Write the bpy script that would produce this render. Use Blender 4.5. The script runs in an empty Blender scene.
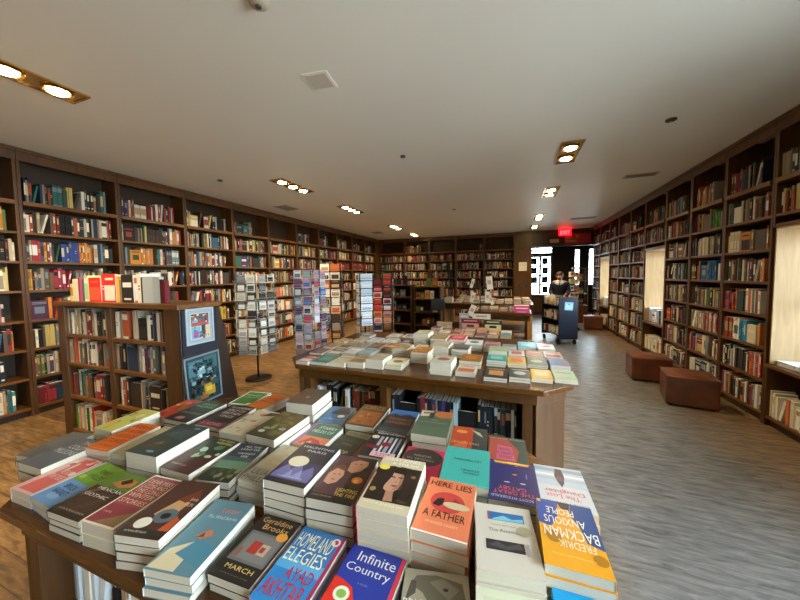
import bpy, math, random
from mathutils import Vector, Matrix, Quaternion
rnd = random.Random(11)
SPOT_E, SKY, EXPO = 95, 34.0, 0.3
PI = math.pi
C = bpy.context.scene.collection

# ---------------------------------------------------------------- helpers
def lin(c):
    if isinstance(c, str):
        c = [int(c[i:i+2], 16)/255 for i in (0, 2, 4)]
    return tuple(x/12.92 if x <= .04045 else ((x+.055)/1.055)**2.4 for x in c[:3])

class MB:
    """collects shapes and links them as ONE mesh object"""
    def __init__(s):
        s.v = []; s.f = []; s.c = []; s.m = []; s.smooth = []
    def add(s, vs, fs, col='FFFFFF', mat=0, M=None, smooth=False):
        b = len(s.v); col = lin(col) if isinstance(col, str) else col
        for p in vs:
            p = Vector(p)
            s.v.append(M @ p if M else p)
        for f in fs:
            s.f.append([b+i for i in f]); s.c.append(col); s.m.append(mat); s.smooth.append(smooth)
        return s
    def box(s, x0, x1, y0, y1, z0, z1, col='FFFFFF', mat=0, M=None):
        v = [(x0,y0,z0),(x1,y0,z0),(x1,y1,z0),(x0,y1,z0),(x0,y0,z1),(x1,y0,z1),(x1,y1,z1),(x0,y1,z1)]
        return s.add(v, [(0,3,2,1),(4,5,6,7),(0,1,5,4),(1,2,6,5),(2,3,7,6),(3,0,4,7)], col, mat, M)
    def prism(s, poly, z0, z1, col='FFFFFF', mat=0, M=None):
        n = len(poly)
        v = [(x,y,z0) for x,y in poly]+[(x,y,z1) for x,y in poly]
        f = [tuple(range(n))[::-1], tuple(range(n,2*n))]+[(i,(i+1)%n,n+(i+1)%n,n+i) for i in range(n)]
        return s.add(v, f, col, mat, M)
    def disc(s, cx, cy, z, rx, ry, col, seg=20, mat=0, M=None):
        v = [(cx+rx*math.cos(2*PI*i/seg), cy+ry*math.sin(2*PI*i/seg), z) for i in range(seg)]
        return s.add(v, [tuple(range(seg))], col, mat, M)
    def poly(s, pts, z, col, mat=0, M=None):
        return s.add([(x,y,z) for x,y in pts], [tuple(range(len(pts)))], col, mat, M)
    def lathe(s, prof, cx=0, cy=0, seg=20, col='FFFFFF', mat=0, M=None):
        v = []; f = []
        for r, z in prof:
            for i in range(seg):
                a = 2*PI*i/seg; v.append((cx+r*math.cos(a), cy+r*math.sin(a), z))
        for k in range(len(prof)-1):
            for i in range(seg):
                j = (i+1) % seg
                f.append((k*seg+i, k*seg+j, (k+1)*seg+j, (k+1)*seg+i))
        f.append(tuple(range(seg))[::-1]); f.append(tuple((len(prof)-1)*seg+i for i in range(seg)))
        return s.add(v, f, col, mat, M, True)
    def tube(s, a, b, r, seg=6, col='FFFFFF', mat=0, M=None):
        a = Vector(a); b = Vector(b); d = (b-a)
        if d.length < 1e-6: return s
        q = Vector((0,0,1)).rotation_difference(d.normalized())
        v = []
        for p in (a, b):
            for i in range(seg):
                t = 2*PI*i/seg; v.append(p + q @ Vector((r*math.cos(t), r*math.sin(t), 0)))
        f = [(i,(i+1)%seg,seg+(i+1)%seg,seg+i) for i in range(seg)]+[tuple(range(seg))[::-1], tuple(range(seg,2*seg))]
        return s.add(v, f, col, mat, M, True)
    def mesh(s, name, mats):
        me = bpy.data.meshes.new(name)
        me.from_pydata([tuple(p) for p in s.v], [], s.f)
        if not isinstance(mats, (list, tuple)): mats = [mats]
        for m in mats: me.materials.append(m)
        me.polygons.foreach_set('material_index', s.m)
        me.polygons.foreach_set('use_smooth', s.smooth)
        at = me.color_attributes.new('Col', 'FLOAT_COLOR', 'CORNER')
        buf = []
        for f, c in zip(s.f, s.c): buf += [c[0], c[1], c[2], 1.0]*len(f)
        at.data.foreach_set('color', buf)
        me.update()
        return me
    def build(s, name, mats, parent=None, loc=(0,0,0), rz=0, bevel=0):
        o = bpy.data.objects.new(name, s.mesh(name, mats)); C.objects.link(o)
        o.location = loc; o.rotation_euler = (0,0,rz)
        if parent is not None: o.parent = parent
        if bevel:
            b = o.modifiers.new('Bevel', 'BEVEL'); b.width = bevel; b.segments = 2; b.limit_method = 'ANGLE'
        return o

def tag(o, label=None, cat=None, group=None, kind=None):
    if label: o['label'] = label
    if cat: o['category'] = cat
    if group: o['group'] = group
    if kind: o['kind'] = kind
    return o
def empty(name, loc, rz=0, label=None, cat=None, group=None):
    o = bpy.data.objects.new(name, None); C.objects.link(o); o.empty_display_size = .1
    o.location = loc; o.rotation_euler = (0,0,rz)
    return tag(o, label, cat, group)
def struct(name, mb, mats, **k):
    return tag(mb.build(name, mats, **k), kind='structure')

# ---------------------------------------------------------------- materials
def new_mat(name):
    m = bpy.data.materials.new(name); m.use_nodes = True
    nt = m.node_tree; b = nt.nodes['Principled BSDF']
    return m, nt, b
def plain(name, col, rough=.5, metal=0, spec=.5, trans=0, emis=None, es=0):
    m, nt, b = new_mat(name)
    b.inputs['Base Color'].default_value = (*lin(col), 1)
    b.inputs['Roughness'].default_value = rough; b.inputs['Metallic'].default_value = metal
    b.inputs['Specular IOR Level'].default_value = spec
    b.inputs['Transmission Weight'].default_value = trans
    # a little procedural unevenness in the finish
    n = nt.nodes.new('ShaderNodeTexNoise'); n.inputs['Scale'].default_value = 30
    r = nt.nodes.new('ShaderNodeMapRange'); r.inputs[3].default_value = max(0, rough-.05); r.inputs[4].default_value = min(1, rough+.05)
    nt.links.new(n.outputs['Fac'], r.inputs[0]); 
    if not trans: nt.links.new(r.outputs[0], b.inputs['Roughness'])
    if emis:
        b.inputs['Emission Color'].default_value = (*lin(emis), 1); b.inputs['Emission Strength'].default_value = es
    return m
def printed(name, rough, spec=.5):
    m, nt, b = new_mat(name)
    a = nt.nodes.new('ShaderNodeAttribute'); a.attribute_name = 'Col'
    nt.links.new(a.outputs['Color'], b.inputs['Base Color'])
    b.inputs['Roughness'].default_value = rough; b.inputs['Specular IOR Level'].default_value = spec
    return m
def wood(name, c1, c2, axis, rough=.4, scale=1.0):
    m, nt, b = new_mat(name); L = nt.links
    tc = nt.nodes.new('ShaderNodeTexCoord'); mp = nt.nodes.new('ShaderNodeMapping')
    sc = [9*scale]*3; sc['xyz'.index(axis)] = .9*scale
    mp.inputs['Scale'].default_value = sc
    n = nt.nodes.new('ShaderNodeTexNoise'); n.inputs['Scale'].default_value = 3; n.inputs['Detail'].default_value = 8; n.inputs['Distortion'].default_value = .6
    cr = nt.nodes.new('ShaderNodeValToRGB'); cr.color_ramp.elements[0].position = .3; cr.color_ramp.elements[1].position = .7
    cr.color_ramp.elements[0].color = (*lin(c1), 1); cr.color_ramp.elements[1].color = (*lin(c2), 1)
    L.new(tc.outputs['Object'], mp.inputs['Vector']); L.new(mp.outputs[0], n.inputs['Vector']); L.new(n.outputs['Fac'], cr.inputs[0])
    L.new(cr.outputs[0], b.inputs['Base Color'])
    r = nt.nodes.new('ShaderNodeMapRange'); r.inputs[3].default_value = rough-.08; r.inputs[4].default_value = rough+.12
    L.new(n.outputs['Fac'], r.inputs[0]); L.new(r.outputs[0], b.inputs['Roughness'])
    bp = nt.nodes.new('ShaderNodeBump'); bp.inputs['Strength'].default_value = .08; bp.inputs['Distance'].default_value = .003
    L.new(n.outputs['Fac'], bp.inputs['Height']); L.new(bp.outputs[0], b.inputs['Normal'])
    return m

M_print = printed('book_cover_print', .3, .5)
M_matte = printed('uncoated_print', .7, .3)
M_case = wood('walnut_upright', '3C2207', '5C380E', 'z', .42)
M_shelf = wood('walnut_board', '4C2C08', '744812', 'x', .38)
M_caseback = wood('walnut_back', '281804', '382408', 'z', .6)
M_table = wood('table_walnut', '44260A', '623A10', 'x', .22)
M_tablev = wood('table_panel', '3E2407', '54340C', 'z', .35)
M_darkwood = wood('dark_stained_panel', '22130A', '2E1B0E', 'z', .4)
M_tan = wood('pale_maple_lining', 'A08258', 'B4966A', 'z', .5)
M_lightwood = wood('oak_panel', '94692F', 'A97B3C', 'z', .4)
M_metal_blk = plain('black_metal', '141414', .4, .6)
M_chrome = plain('wire_metal', 'B9B4A8', .3, .8)
M_navy = plain('navy_enamel', '0C1830', .45)
M_black = plain('black_plastic', '0E0E10', .5)
M_white = plain('white_enamel', 'E8E6E0', .5)
M_trimwhite = plain('recess_white', 'D8CBAE', .4)
M_brass = plain('lamp_reflector', 'C9A25A', .2, .9)
M_grille = plain('pale_grille', 'C4BEB2', .6)
M_vent = plain('vent_grille', 'A79C8B', .6)
M_ventdark = plain('vent_slot', '4A443B', .8)
M_red = plain('red_vinyl', '8E1220', .5)
M_skin = plain('skin', 'A8694C', .55)
M_hair = plain('brown_hair', '3A1A10', .6)
M_cloth = plain('navy_cloth', '15182A', .85)
M_shirt = plain('white_shirt', 'D5D8DE', .8)
def glass_mat():
    m, nt, b = new_mat('clear_pane'); L = nt.links
    tr = nt.nodes.new('ShaderNodeBsdfTransparent'); tr.inputs[0].default_value = (.96, .98, .97, 1)
    gl = nt.nodes.new('ShaderNodeBsdfGlossy'); gl.inputs['Roughness'].default_value = .03
    fr = nt.nodes.new('ShaderNodeFresnel'); fr.inputs[0].default_value = 1.45
    mx = nt.nodes.new('ShaderNodeMixShader'); L.new(fr.outputs[0], mx.inputs[0]); L.new(tr.outputs[0], mx.inputs[1]); L.new(gl.outputs[0], mx.inputs[2])
    L.new(mx.outputs[0], nt.nodes['Material Output'].inputs['Surface'])
    return m
M_glass = glass_mat()
M_lamp = plain('lamp_glow', 'FFF2D8', .5, emis='FFDC9C', es=60)
M_exit = plain('exit_red_glow', 'C00010', .5, emis='FF0818', es=5)
M_exitletter = plain('exit_letter_glow', 'FF6060', .5, emis='FF4848', es=6)
M_paper = plain('white_paper', 'E6E4DC', .8)

def pages_mat():
    m, nt, b = new_mat('page_edges'); L = nt.links
    tc = nt.nodes.new('ShaderNodeTexCoord'); mp = nt.nodes.new('ShaderNodeMapping'); mp.inputs['Scale'].default_value = (3, 3, 900)
    n = nt.nodes.new('ShaderNodeTexNoise'); n.inputs['Scale'].default_value = 1; n.inputs['Detail'].default_value = 3
    cr = nt.nodes.new('ShaderNodeValToRGB')
    cr.color_ramp.elements[0].color = (*lin('A89D86'), 1); cr.color_ramp.elements[1].color = (*lin('E0D8C6'), 1)
    L.new(tc.outputs['Object'], mp.inputs['Vector']); L.new(mp.outputs[0], n.inputs['Vector']); L.new(n.outputs['Fac'], cr.inputs[0])
    L.new(cr.outputs[0], b.inputs['Base Color']); b.inputs['Roughness'].default_value = .8
    return m
M_pages = pages_mat()

def leather():
    m, nt, b = new_mat('russet_leather'); L = nt.links
    n = nt.nodes.new('ShaderNodeTexNoise'); n.inputs['Scale'].default_value = 5; n.inputs['Detail'].default_value = 6
    cr = nt.nodes.new('ShaderNodeValToRGB'); cr.color_ramp.elements[0].position = .3; cr.color_ramp.elements[1].position = .75
    cr.color_ramp.elements[0].color = (*lin('4E2814'), 1); cr.color_ramp.elements[1].color = (*lin('763F22'), 1)
    v = nt.nodes.new('ShaderNodeTexVoronoi'); v.inputs['Scale'].default_value = 160
    bp = nt.nodes.new('ShaderNodeBump'); bp.inputs['Strength'].default_value = .15; bp.inputs['Distance'].default_value = .001
    tc = nt.nodes.new('ShaderNodeTexCoord')
    L.new(tc.outputs['Object'], n.inputs['Vector']); L.new(tc.outputs['Object'], v.inputs['Vector'])
    L.new(n.outputs['Fac'], cr.inputs[0]); L.new(cr.outputs[0], b.inputs['Base Color'])
    L.new(v.outputs['Distance'], bp.inputs['Height']); L.new(bp.outputs[0], b.inputs['Normal'])
    b.inputs['Roughness'].default_value = .38
    return m
M_leather = leather()

def floor_mat():
    m, nt, b = new_mat('worn_plank_floor'); L = nt.links
    tc = nt.nodes.new('ShaderNodeTexCoord')
    br = nt.nodes.new('ShaderNodeTexBrick')
    br.inputs['Scale'].default_value = 1; br.inputs['Brick Width'].default_value = 1.3; br.inputs['Row Height'].default_value = .11
    br.inputs['Mortar Size'].default_value = .003; br.inputs['Mortar Smooth'].default_value = .3; br.inputs['Bias'].default_value = 0
    br.inputs['Color1'].default_value = (*lin('6E5232'), 1); br.inputs['Color2'].default_value = (*lin('8A6A40'), 1); br.inputs['Mortar'].default_value = (*lin('3E2C1C'), 1)
    L.new(tc.outputs['Object'], br.inputs['Vector'])
    mp = nt.nodes.new('ShaderNodeMapping'); mp.inputs['Scale'].default_value = (2.6, 15, 1)
    n = nt.nodes.new('ShaderNodeTexNoise'); n.inputs['Scale'].default_value = 2.2; n.inputs['Detail'].default_value = 10; n.inputs['Roughness'].default_value = .65; n.inputs['Distortion'].default_value = .5
    L.new(tc.outputs['Object'], mp.inputs['Vector']); L.new(mp.outputs[0], n.inputs['Vector'])
    cr = nt.nodes.new('ShaderNodeValToRGB'); cr.color_ramp.elements[0].position = .32; cr.color_ramp.elements[1].position = .68
    cr.color_ramp.elements[0].color = (.20, .19, .18, 1); cr.color_ramp.elements[1].color = (1.75, 1.7, 1.65, 1)
    L.new(n.outputs['Fac'], cr.inputs[0])
    mx = nt.nodes.new('ShaderNodeMix'); mx.data_type = 'RGBA'; mx.blend_type = 'MULTIPLY'; mx.inputs[0].default_value = .9
    L.new(br.outputs['Color'], mx.inputs[6]); L.new(cr.outputs[0], mx.inputs[7])
    # walked-on aisle, greyer: worn finish plus window sheen painted into the colour (x from 0.5 to 2)
    sx = nt.nodes.new('ShaderNodeSeparateXYZ'); L.new(tc.outputs['Object'], sx.inputs[0])
    n2 = nt.nodes.new('ShaderNodeTexNoise'); n2.inputs['Scale'].default_value = .9; n2.inputs['Detail'].default_value = 4
    L.new(tc.outputs['Object'], n2.inputs['Vector'])
    d = nt.nodes.new('ShaderNodeMath'); d.operation = 'SUBTRACT'; d.inputs[1].default_value = 1.15; L.new(sx.outputs['X'], d.inputs[0])
    ab = nt.nodes.new('ShaderNodeMath'); ab.operation = 'ABSOLUTE'; L.new(d.outputs[0], ab.inputs[0])
    ad = nt.nodes.new('ShaderNodeMath'); ad.operation = 'ADD'; L.new(ab.outputs[0], ad.inputs[0]); L.new(n2.outputs['Fac'], ad.inputs[1])
    mr = nt.nodes.new('ShaderNodeMapRange'); mr.inputs[1].default_value = 1.65; mr.inputs[2].default_value = 1.0; mr.inputs[3].default_value = 0; mr.inputs[4].default_value = .95
    L.new(ad.outputs[0], mr.inputs[0])
    mg = nt.nodes.new('ShaderNodeMix'); mg.data_type = 'RGBA'; mg.blend_type = 'MIX'
    g = nt.nodes.new('ShaderNodeMix'); g.data_type = 'RGBA'; g.blend_type = 'MULTIPLY'; g.inputs[0].default_value = .85
    g.inputs[6].default_value = (*lin('646463'), 1); L.new(cr.outputs[0], g.inputs[7])
    L.new(mr.outputs[0], mg.inputs[0]); L.new(mx.outputs[2], mg.inputs[6]); L.new(g.outputs[2], mg.inputs[7])
    L.new(mg.outputs[2], b.inputs['Base Color'])
    rr = nt.nodes.new('ShaderNodeMapRange'); rr.inputs[1].default_value = .35; rr.inputs[2].default_value = .65; rr.inputs[3].default_value = .55; rr.inputs[4].default_value = .3
    L.new(n.outputs['Fac'], rr.inputs[0]); L.new(rr.outputs[0], b.inputs['Roughness'])
    b.inputs['Coat Weight'].default_value = .4; b.inputs['Coat Roughness'].default_value = .38
    bp = nt.nodes.new('ShaderNodeBump'); bp.inputs['Strength'].default_value = .5; bp.inputs['Distance'].default_value = .006
    L.new(n.outputs['Fac'], bp.inputs['Height']); L.new(bp.outputs[0], b.inputs['Normal'])
    return m
M_floor = floor_mat()
def ceil_mat():
    m, nt, b = new_mat('painted_ceiling'); L = nt.links
    n = nt.nodes.new('ShaderNodeTexNoise'); n.inputs['Scale'].default_value = .7
    cr = nt.nodes.new('ShaderNodeValToRGB'); cr.color_ramp.elements[0].color = (*lin('DCDCD4'), 1); cr.color_ramp.elements[1].color = (*lin('E4E4DC'), 1)
    tc = nt.nodes.new('ShaderNodeTexCoord'); L.new(tc.outputs['Object'], n.inputs['Vector'])
    L.new(n.outputs['Fac'], cr.inputs[0]); L.new(cr.outputs[0], b.inputs['Base Color']); b.inputs['Roughness'].default_value = .45
    return m
M_ceil = ceil_mat()
M_wall = plain('cream_wall', 'B9A88A', .8)

# ---------------------------------------------------------------- camera (used also to rank which shelf books show largest)
F, YAW, PITCH, ROLL, CYO = 304.2, .3558, .0556, .0134, -7.36
CAM = Vector((0, 0, 1.55))
fwd0 = Vector((-math.sin(YAW), math.cos(YAW), 0)); right0 = Vector((math.cos(YAW), math.sin(YAW), 0)); up0 = Vector((0, 0, 1))
fw = fwd0*math.cos(PITCH)-up0*math.sin(PITCH); upv = up0*math.cos(PITCH)+fwd0*math.sin(PITCH)
rt = right0*math.cos(ROLL)-upv*math.sin(ROLL); up2 = upv*math.cos(ROLL)+right0*math.sin(ROLL)
cd = bpy.data.cameras.new('camera'); cam = bpy.data.objects.new('camera', cd); C.objects.link(cam)
cd.sensor_width = 36; cd.lens = F/800*36; cd.clip_start = .02; cd.clip_end = 200
cd.shift_y = CYO/800
cam.matrix_world = Matrix(((rt.x, up2.x, -fw.x, 0), (rt.y, up2.y, -fw.y, 0), (rt.z, up2.z, -fw.z, CAM.z), (0, 0, 0, 1)))
bpy.context.scene.camera = cam
def proj(P):
    d = Vector(P)-CAM; z = d.dot(fw)
    if z < .05: return None
    return 400+F*d.dot(rt)/z, 300+CYO-F*d.dot(up2)/z, z

# ---------------------------------------------------------------- room shell
XL, XR, YB, H = -5.15, 2.39, 11.5, 3.02
WXL, WXR, WYB, YF = XL-.33, XR+.36, YB+.33, -2.8
mb = MB(); mb.box(WXL-.2, WXR+1.6, YF-.2, 14.6, -.1, 0); struct('floor', mb, M_floor)
mb = MB(); mb.box(WXL-.2, WXR+1.6, YF-.2, 14.6, H, H+.12); struct('ceiling', mb, M_ceil)
mb = MB(); mb.box(WXL-.15, WXL, YF-.15, 14.4, 0, H); struct('wall_left', mb, M_wall)
# right wall with window openings
WIN = [(-1.5,-.4), (.0,2.25), (3.3,4.08), (6.39,7.19), (9.56,10.42)]
WZ0, WZ1 = .62, 1.97
def wz(a): return (.25, 2.75) if a < 1 else (WZ0, WZ1)  # first two openings are unseen, added this tall to bring in more daylight
mb = MB(); y = YF
for a, b in WIN:
    mb.box(WXR, WXR+.16, y, a, 0, H); mb.box(WXR, WXR+.16, a, b, 0, wz(a)[0]); mb.box(WXR, WXR+.16, a, b, wz(a)[1], H); y = b
mb.box(WXR, WXR+.16, y, WYB, 0, H); struct('wall_right', mb, M_wall)
# front wall behind the camera
mb = MB(); mb.box(WXL, WXR, YF-.15, YF, 0, H); struct('wall_front', mb, M_wall)
# back wall (opening to the entrance lobby from x=.61)
mb = MB(); mb.box(WXL, .03, WYB, WYB+.15, 0, H); struct('wall_back', mb, M_wall)
# pillar and header
mb = MB(); mb.box(.03, .61, YB-.05, WYB+.15, 0, H); mb.box(.03, .61, YB-.08, YB-.05, 0, .14); mb.box(.03, .61, YB-.08, YB-.05, 2.44, 2.5)
struct('trim_1', mb, M_tablev, bevel=.004)
mb = MB(); mb.box(.61, WXR, YB, WYB+.15, 2.5, H); mb.box(.61, WXR, YB-.03, YB, 2.47, 2.53); mb.box(.61, WXR, YB-.03, YB, 2.9, H)
struct('trim_2', mb, M_darkwood, bevel=.004)
# lobby
mb = MB(); mb.box(-.2, .62, 14, 14.15, 0, H); mb.box(1.5, 2.35, 14, 14.15, 0, H); mb.box(.62, 1.5, 14, 14.15, 2.32, 2.42); mb.box(.62, 1.5, 14, 14.15, 2.72, H); mb.box(3.0, WXR+1.6, 14, 14.15, 0, H)
mb.box(2.35, 3.0, 14, 14.15, 0, 1.1); mb.box(2.35, 3.0, 14, 14.15, 2.5, H); mb.box(2.5, 2.84, 14, 14.15, 1.1, 2.5); mb.box(.62, 1.5, 14, 14.15, 2.50, 2.56); mb.box(.62, 1.5, 14, 14.15, 2.62, 2.72)
struct('wall_lobby', mb, M_darkwood)
mb = MB(); mb.box(-.35, -.2, WYB+.15, 14.15, 0, H); mb.box(WXR+1.45, WXR+1.6, WYB, 14.15, 0, H); mb.box(WXR, WXR+1.6, WYB-.1, WYB, 0, H); struct('wall_lobby_side', mb, M_darkwood)
mb = MB(); mb.box(2.36, 2.49, 14.05, 14.07, 1.11, 2.49); mb.box(2.85, 2.99, 14.05, 14.07, 1.11, 2.49); pn = mb
w9 = tag(bpy.data.objects.new('window_9', None), kind='structure'); C.objects.link(w9); pn.build('pane', M_glass, w9)
f = MB(); f.box(2.36,2.49,14.02,14.04,1.7,1.73); f.box(2.85,2.99,14.02,14.04,1.7,1.73); f.build('window_frame', M_white, w9)

def window(idx, a, b):
    e = bpy.data.objects.new('window_%d' % idx, None); C.objects.link(e); tag(e, kind='structure'); z0_, z1_ = wz(a); e.location = (WXR, (a+b)/2, z0_)
    w = (b-a)/2; h = z1_-z0_
    f = MB()
    for s in (-1, 1): f.box(.03, .09, s*w-(.05 if s > 0 else 0), s*w+(.05 if s < 0 else 0), 0, h)
    f.box(.03, .09, -w+.05, w-.05, 0, .05); f.box(.03, .09, -w+.05, w-.05, h-.05, h); f.box(.04, .08, -w+.05, w-.05, h*.5-.02, h*.5+.02)
    f.build('window_frame', M_white, e)
    g = MB(); g.box(.055, .061, -w+.05, w-.05, .05, h*.5-.02); g.box(.055, .061, -w+.05, w-.05, h*.5+.02, h-.05); g.build('pane', M_glass, e)
    # maple lining of the deep niche through the bookcase
    if a < 1: return
    l = MB(); d0 = -.35
    l.box(d0, .03, -w, -w+.014, .005, h-.005); l.box(d0, .03, w-.014, w, .005, h-.005); l.box(d0, .03, -w+.014, w-.014, h-.019, h-.005)
    l.build('lining', M_tan, e)
for i, (a, b) in enumerate(WIN): window(i+1, a, b)

# entrance double door with glazed panes
e = bpy.data.objects.new('door_1', None); C.objects.link(e); tag(e, kind='structure'); e.location = (.62, 14, 0)
f = MB(); W = .88
f.box(0, .05, -.02, .06, 0, 2.32); f.box(W-.05, W, -.02, .06, 0, 2.32); f.box(W/2-.045, W/2+.045, -.02, .06, 0, 2.32)
for z0, z1 in ((0, .72), (1.08, 1.13), (1.46, 1.51), (1.84, 1.89), (2.24, 2.32)):
    f.box(.05, W/2-.045, -.01, .05, z0, z1); f.box(W/2+.045, W-.05, -.01, .05, z0, z1)
f.build('door_leaf', M_white, e)
g = MB(); g.box(.05, W-.05, .015, .022, .72, 2.24); g.build('pane', M_glass, e)
h_ = MB(); h_.tube((W/2+.02, -.05, 1.0), (W/2+.02, -.05, 1.25), .01); h_.tube((W/2+.02, -.05, 1.0), (W/2+.02, -.02, 1.0), .008); h_.tube((W/2+.02, -.05, 1.25), (W/2+.02, -.02, 1.25), .008); h_.build('door_handle', M_chrome, e)
for i, (x0, z0, c) in enumerate([(.11,1.96,'12151C'),(.52,1.96,'1A2026'),(.11,1.56,'0F1A33'),(.54,1.57,'2A2530'),(.13,1.17,'6B6F78'),(.52,1.18,'241820'),(.54,.78,'14222A')]):
    m_ = MB(); m_.box(x0-.02, x0+.21, -.018, -.012, z0-.02, z0+.26, c); m_.box(x0+.04, x0+.15, -.019, -.018, z0+.07, z0+.12, '8A8F98')
    rel = ['topmost in the left leaf','topmost in the right leaf','second down in the left leaf','second down in the right leaf','third down in the left leaf','third down in the right leaf','lowest in the right leaf'][i]
    tag(m_.build('notice_card', M_matte, None, (.62, 14, 0)), 'small notice card taped inside the glazed entrance door, %s' % rel, 'notice', 'notices on the entrance door')
e = bpy.data.objects.new('window_8', None); C.objects.link(e); tag(e, kind='structure')
g = MB(); g.box(.62, 1.5, 14.05, 14.057, 2.421, 2.499); g.box(.62, 1.5, 14.05, 14.057, 2.561, 2.619); g.build('pane', M_glass, e)

# ---------------------------------------------------------------- bookcases
LV = [.10, .44, .77, 1.10, 1.44, 1.77, 2.10, 2.44]          # top faces of the shelf boards
ROWN = {7:'top', 6:'second', 5:'third', 4:'fourth', 3:'fifth', 2:'sixth', 1:'seventh', 0:'bottom'}
T = .028
def bookcase(label, x, y, rz, W, group, gap=False, name='wall_bookcase', head=2.88, rows=LV, noshelf=()):
    e = empty(name, (x, y, 0), rz, label, 'bookcase', group)
    D = .31
    def side(sx, z0, z1):
        m = MB(); m.box(sx, sx+.027, 0, D, z0, z1); m.build('side_panel', M_case, e, bevel=.003)
    segs = [(0, H-.004)] if not gap else [(0, WZ0), (WZ1, H-.004)]
    for z0, z1 in segs: side(.0015, z0, z1); side(W-.0285, z0, z1)
    m = MB()
    for z0, z1 in segs: m.box(.029, W-.029, D-.012, D, z0+.002, z1)
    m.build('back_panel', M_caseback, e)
    for k, z in enumerate(rows):
        if gap and .4 < z < WZ1 or k in noshelf: continue
        m = MB(); m.box(.029, W-.029, .004 if k < 7 else -.018, D-.013, z-(T if k < 7 else .045), z); m.build('shelf', M_shelf, e, bevel=.002)
    if gap:
        m = MB(); m.box(.0015, W-.0015, -.012, D+.05, WZ0-.03, WZ0-.001); m.build('window_sill', M_shelf, e, bevel=.004)
        m = MB(); m.box(.029, W-.029, .004, D-.013, WZ1, WZ1+.035); m.build('shelf', M_shelf, e)
    m = MB(); m.box(.0015, W-.0015, -.012, -.001, head, H-.004); m.box(.0015, W-.0015, -.03, -.012, H-.045, H-.004); m.build('cornice', M_case, e, bevel=.003)
    m = MB(); m.box(.029, W-.029, .03, .045, 0, rows[0]-T-.001); m.build('plinth', M_darkwood, e)
    return e

CREAM = ['E4DCC4','D8CDB0','EAE4D0','C8BC9C','E4DCC4','C86A40','E8E4D8','D0C4A0']
PAL = ['1E1A1A','20242C','2C2420','141416','3A2A22','4A3A2E','26344A','1C3C5C','2E5C86','3E4E4A','1F4A42','2F6E62','355030','6A7A3A',
       '7A1E22','A02C28','B8402E','C0562A','D07A28','CDA23A','D8C06A','8A2A4E','B04A6A','5A3A6A','D8D2C2','E4DDCC','CFC6B0','BDB4A0','EAE4D6','A89C88','8C8474','6E685E','D9CBA8','C8B89A','94A0A4','6C8A9C','9A7454','7C5638']
def mute(h, k=.12):
    a = [int(h[i:i+2], 16) for i in (0, 2, 4)]; g = (a[0]*.35+a[1]*.5+a[2]*.15); t = (g*1.04, g*.98, g*.88)
    return '%02X%02X%02X' % tuple(int(min(255, .86*(x*(1-k)+y*k))) for x, y in zip(a, t))
PAL = [mute(c) for c in PAL]+['3A3432','52483E','6E6252','8A7E6A','2A2826','1E1C1C']
PALW = PAL + ['D8D2C2','E4DDCC','EAE4D6','CFC6B0','D9CBA8','E8E0CC','C0562A','B8402E','D07A28','E0D8C0']
COLN = {'white':'E8E2D6','cream':'D9CBA8','grey':'8C8880','dark grey':'3C3C3C','black':'141416','navy':'1C2A48','blue':'2E5C96','teal':'2F7068','green':'3A6A36','olive':'6A6A3A','red':'A82824','maroon':'6A1E22','orange':'D0702A','yellow':'D8B03A','pink':'C0607A','purple':'5A3A6A','brown':'5A3A26','tan':'A88A62','bright red':'E02818','light blue':'6C9CBC'}
def cname(h):
    a = [int(h[i:i+2], 16) for i in (0, 2, 4)]
    return min(COLN, key=lambda n: sum((x-int(COLN[n][i*2:i*2+2], 16))**2 for i, x in enumerate(a)))

def spine_book(mb, w, h, d, col, c2, style, M=None):
    """upright book, spine at y=0 facing -y, origin at the middle of its foot"""
    x0, x1 = -w/2, w/2; t = min(.0025, w*.12)
    cl, cl2, pg = lin(col), lin(c2), lin('E2DAC6')
    zs = {0: [(0,1,0)], 1: [(0,.12,0),(.12,.19,1),(.19,.55,0),(.55,.86,1),(.86,1,0)], 2: [(0,.3,0),(.3,.78,1),(.78,1,0)],
          3: [(0,.08,1),(.08,.7,0),(.7,.9,1),(.9,1,0)], 4: [(0,.45,0),(.45,.5,1),(.5,.55,0),(.55,.6,1),(.6,1,0)]}[style]
    for a, b, k in zs:
        if k and style in (1, 4):       # lettering band, narrower than the spine
            q = w*.22
            mb.add([(x0,0,a*h),(x0+q,0,a*h),(x0+q,0,b*h),(x0,0,b*h)], [(0,1,2,3)], cl, 0, M)
            mb.add([(x1-q,0,a*h),(x1,0,a*h),(x1,0,b*h),(x1-q,0,b*h)], [(0,1,2,3)], cl, 0, M)
            mb.add([(x0+q,0,a*h),(x1-q,0,a*h),(x1-q,0,b*h),(x0+q,0,b*h)], [(0,1,2,3)], cl2, 0, M)
        else:
            mb.add([(x0,0,a*h),(x1,0,a*h),(x1,0,b*h),(x0,0,b*h)], [(0,1,2,3)], cl2 if k else cl, 0, M)
    v = [(x0,0,0),(x1,0,0),(x1,d,0),(x0,d,0),(x0,0,h),(x1,0,h),(x1,d,h),(x0,d,h)]
    mb.add(v, [(0,3,2,1),(1,2,6,5),(3,0,4,7)], cl, 0, M)
    mb.add(v, [(2,3,7,6)], pg, 0, M)
    mb.add([(x0,0,h),(x0+t,0,h),(x0+t,d,h),(x0,d,h)], [(0,1,2,3)], cl, 0, M)
    mb.add([(x1-t,0,h),(x1,0,h),(x1,d,h),(x1-t,d,h)], [(0,1,2,3)], cl, 0, M)
    mb.add([(x0+t,0,h),(x1-t,0,h),(x1-t,d,h),(x0+t,d,h)], [(0,1,2,3)], pg, 0, M)
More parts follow.
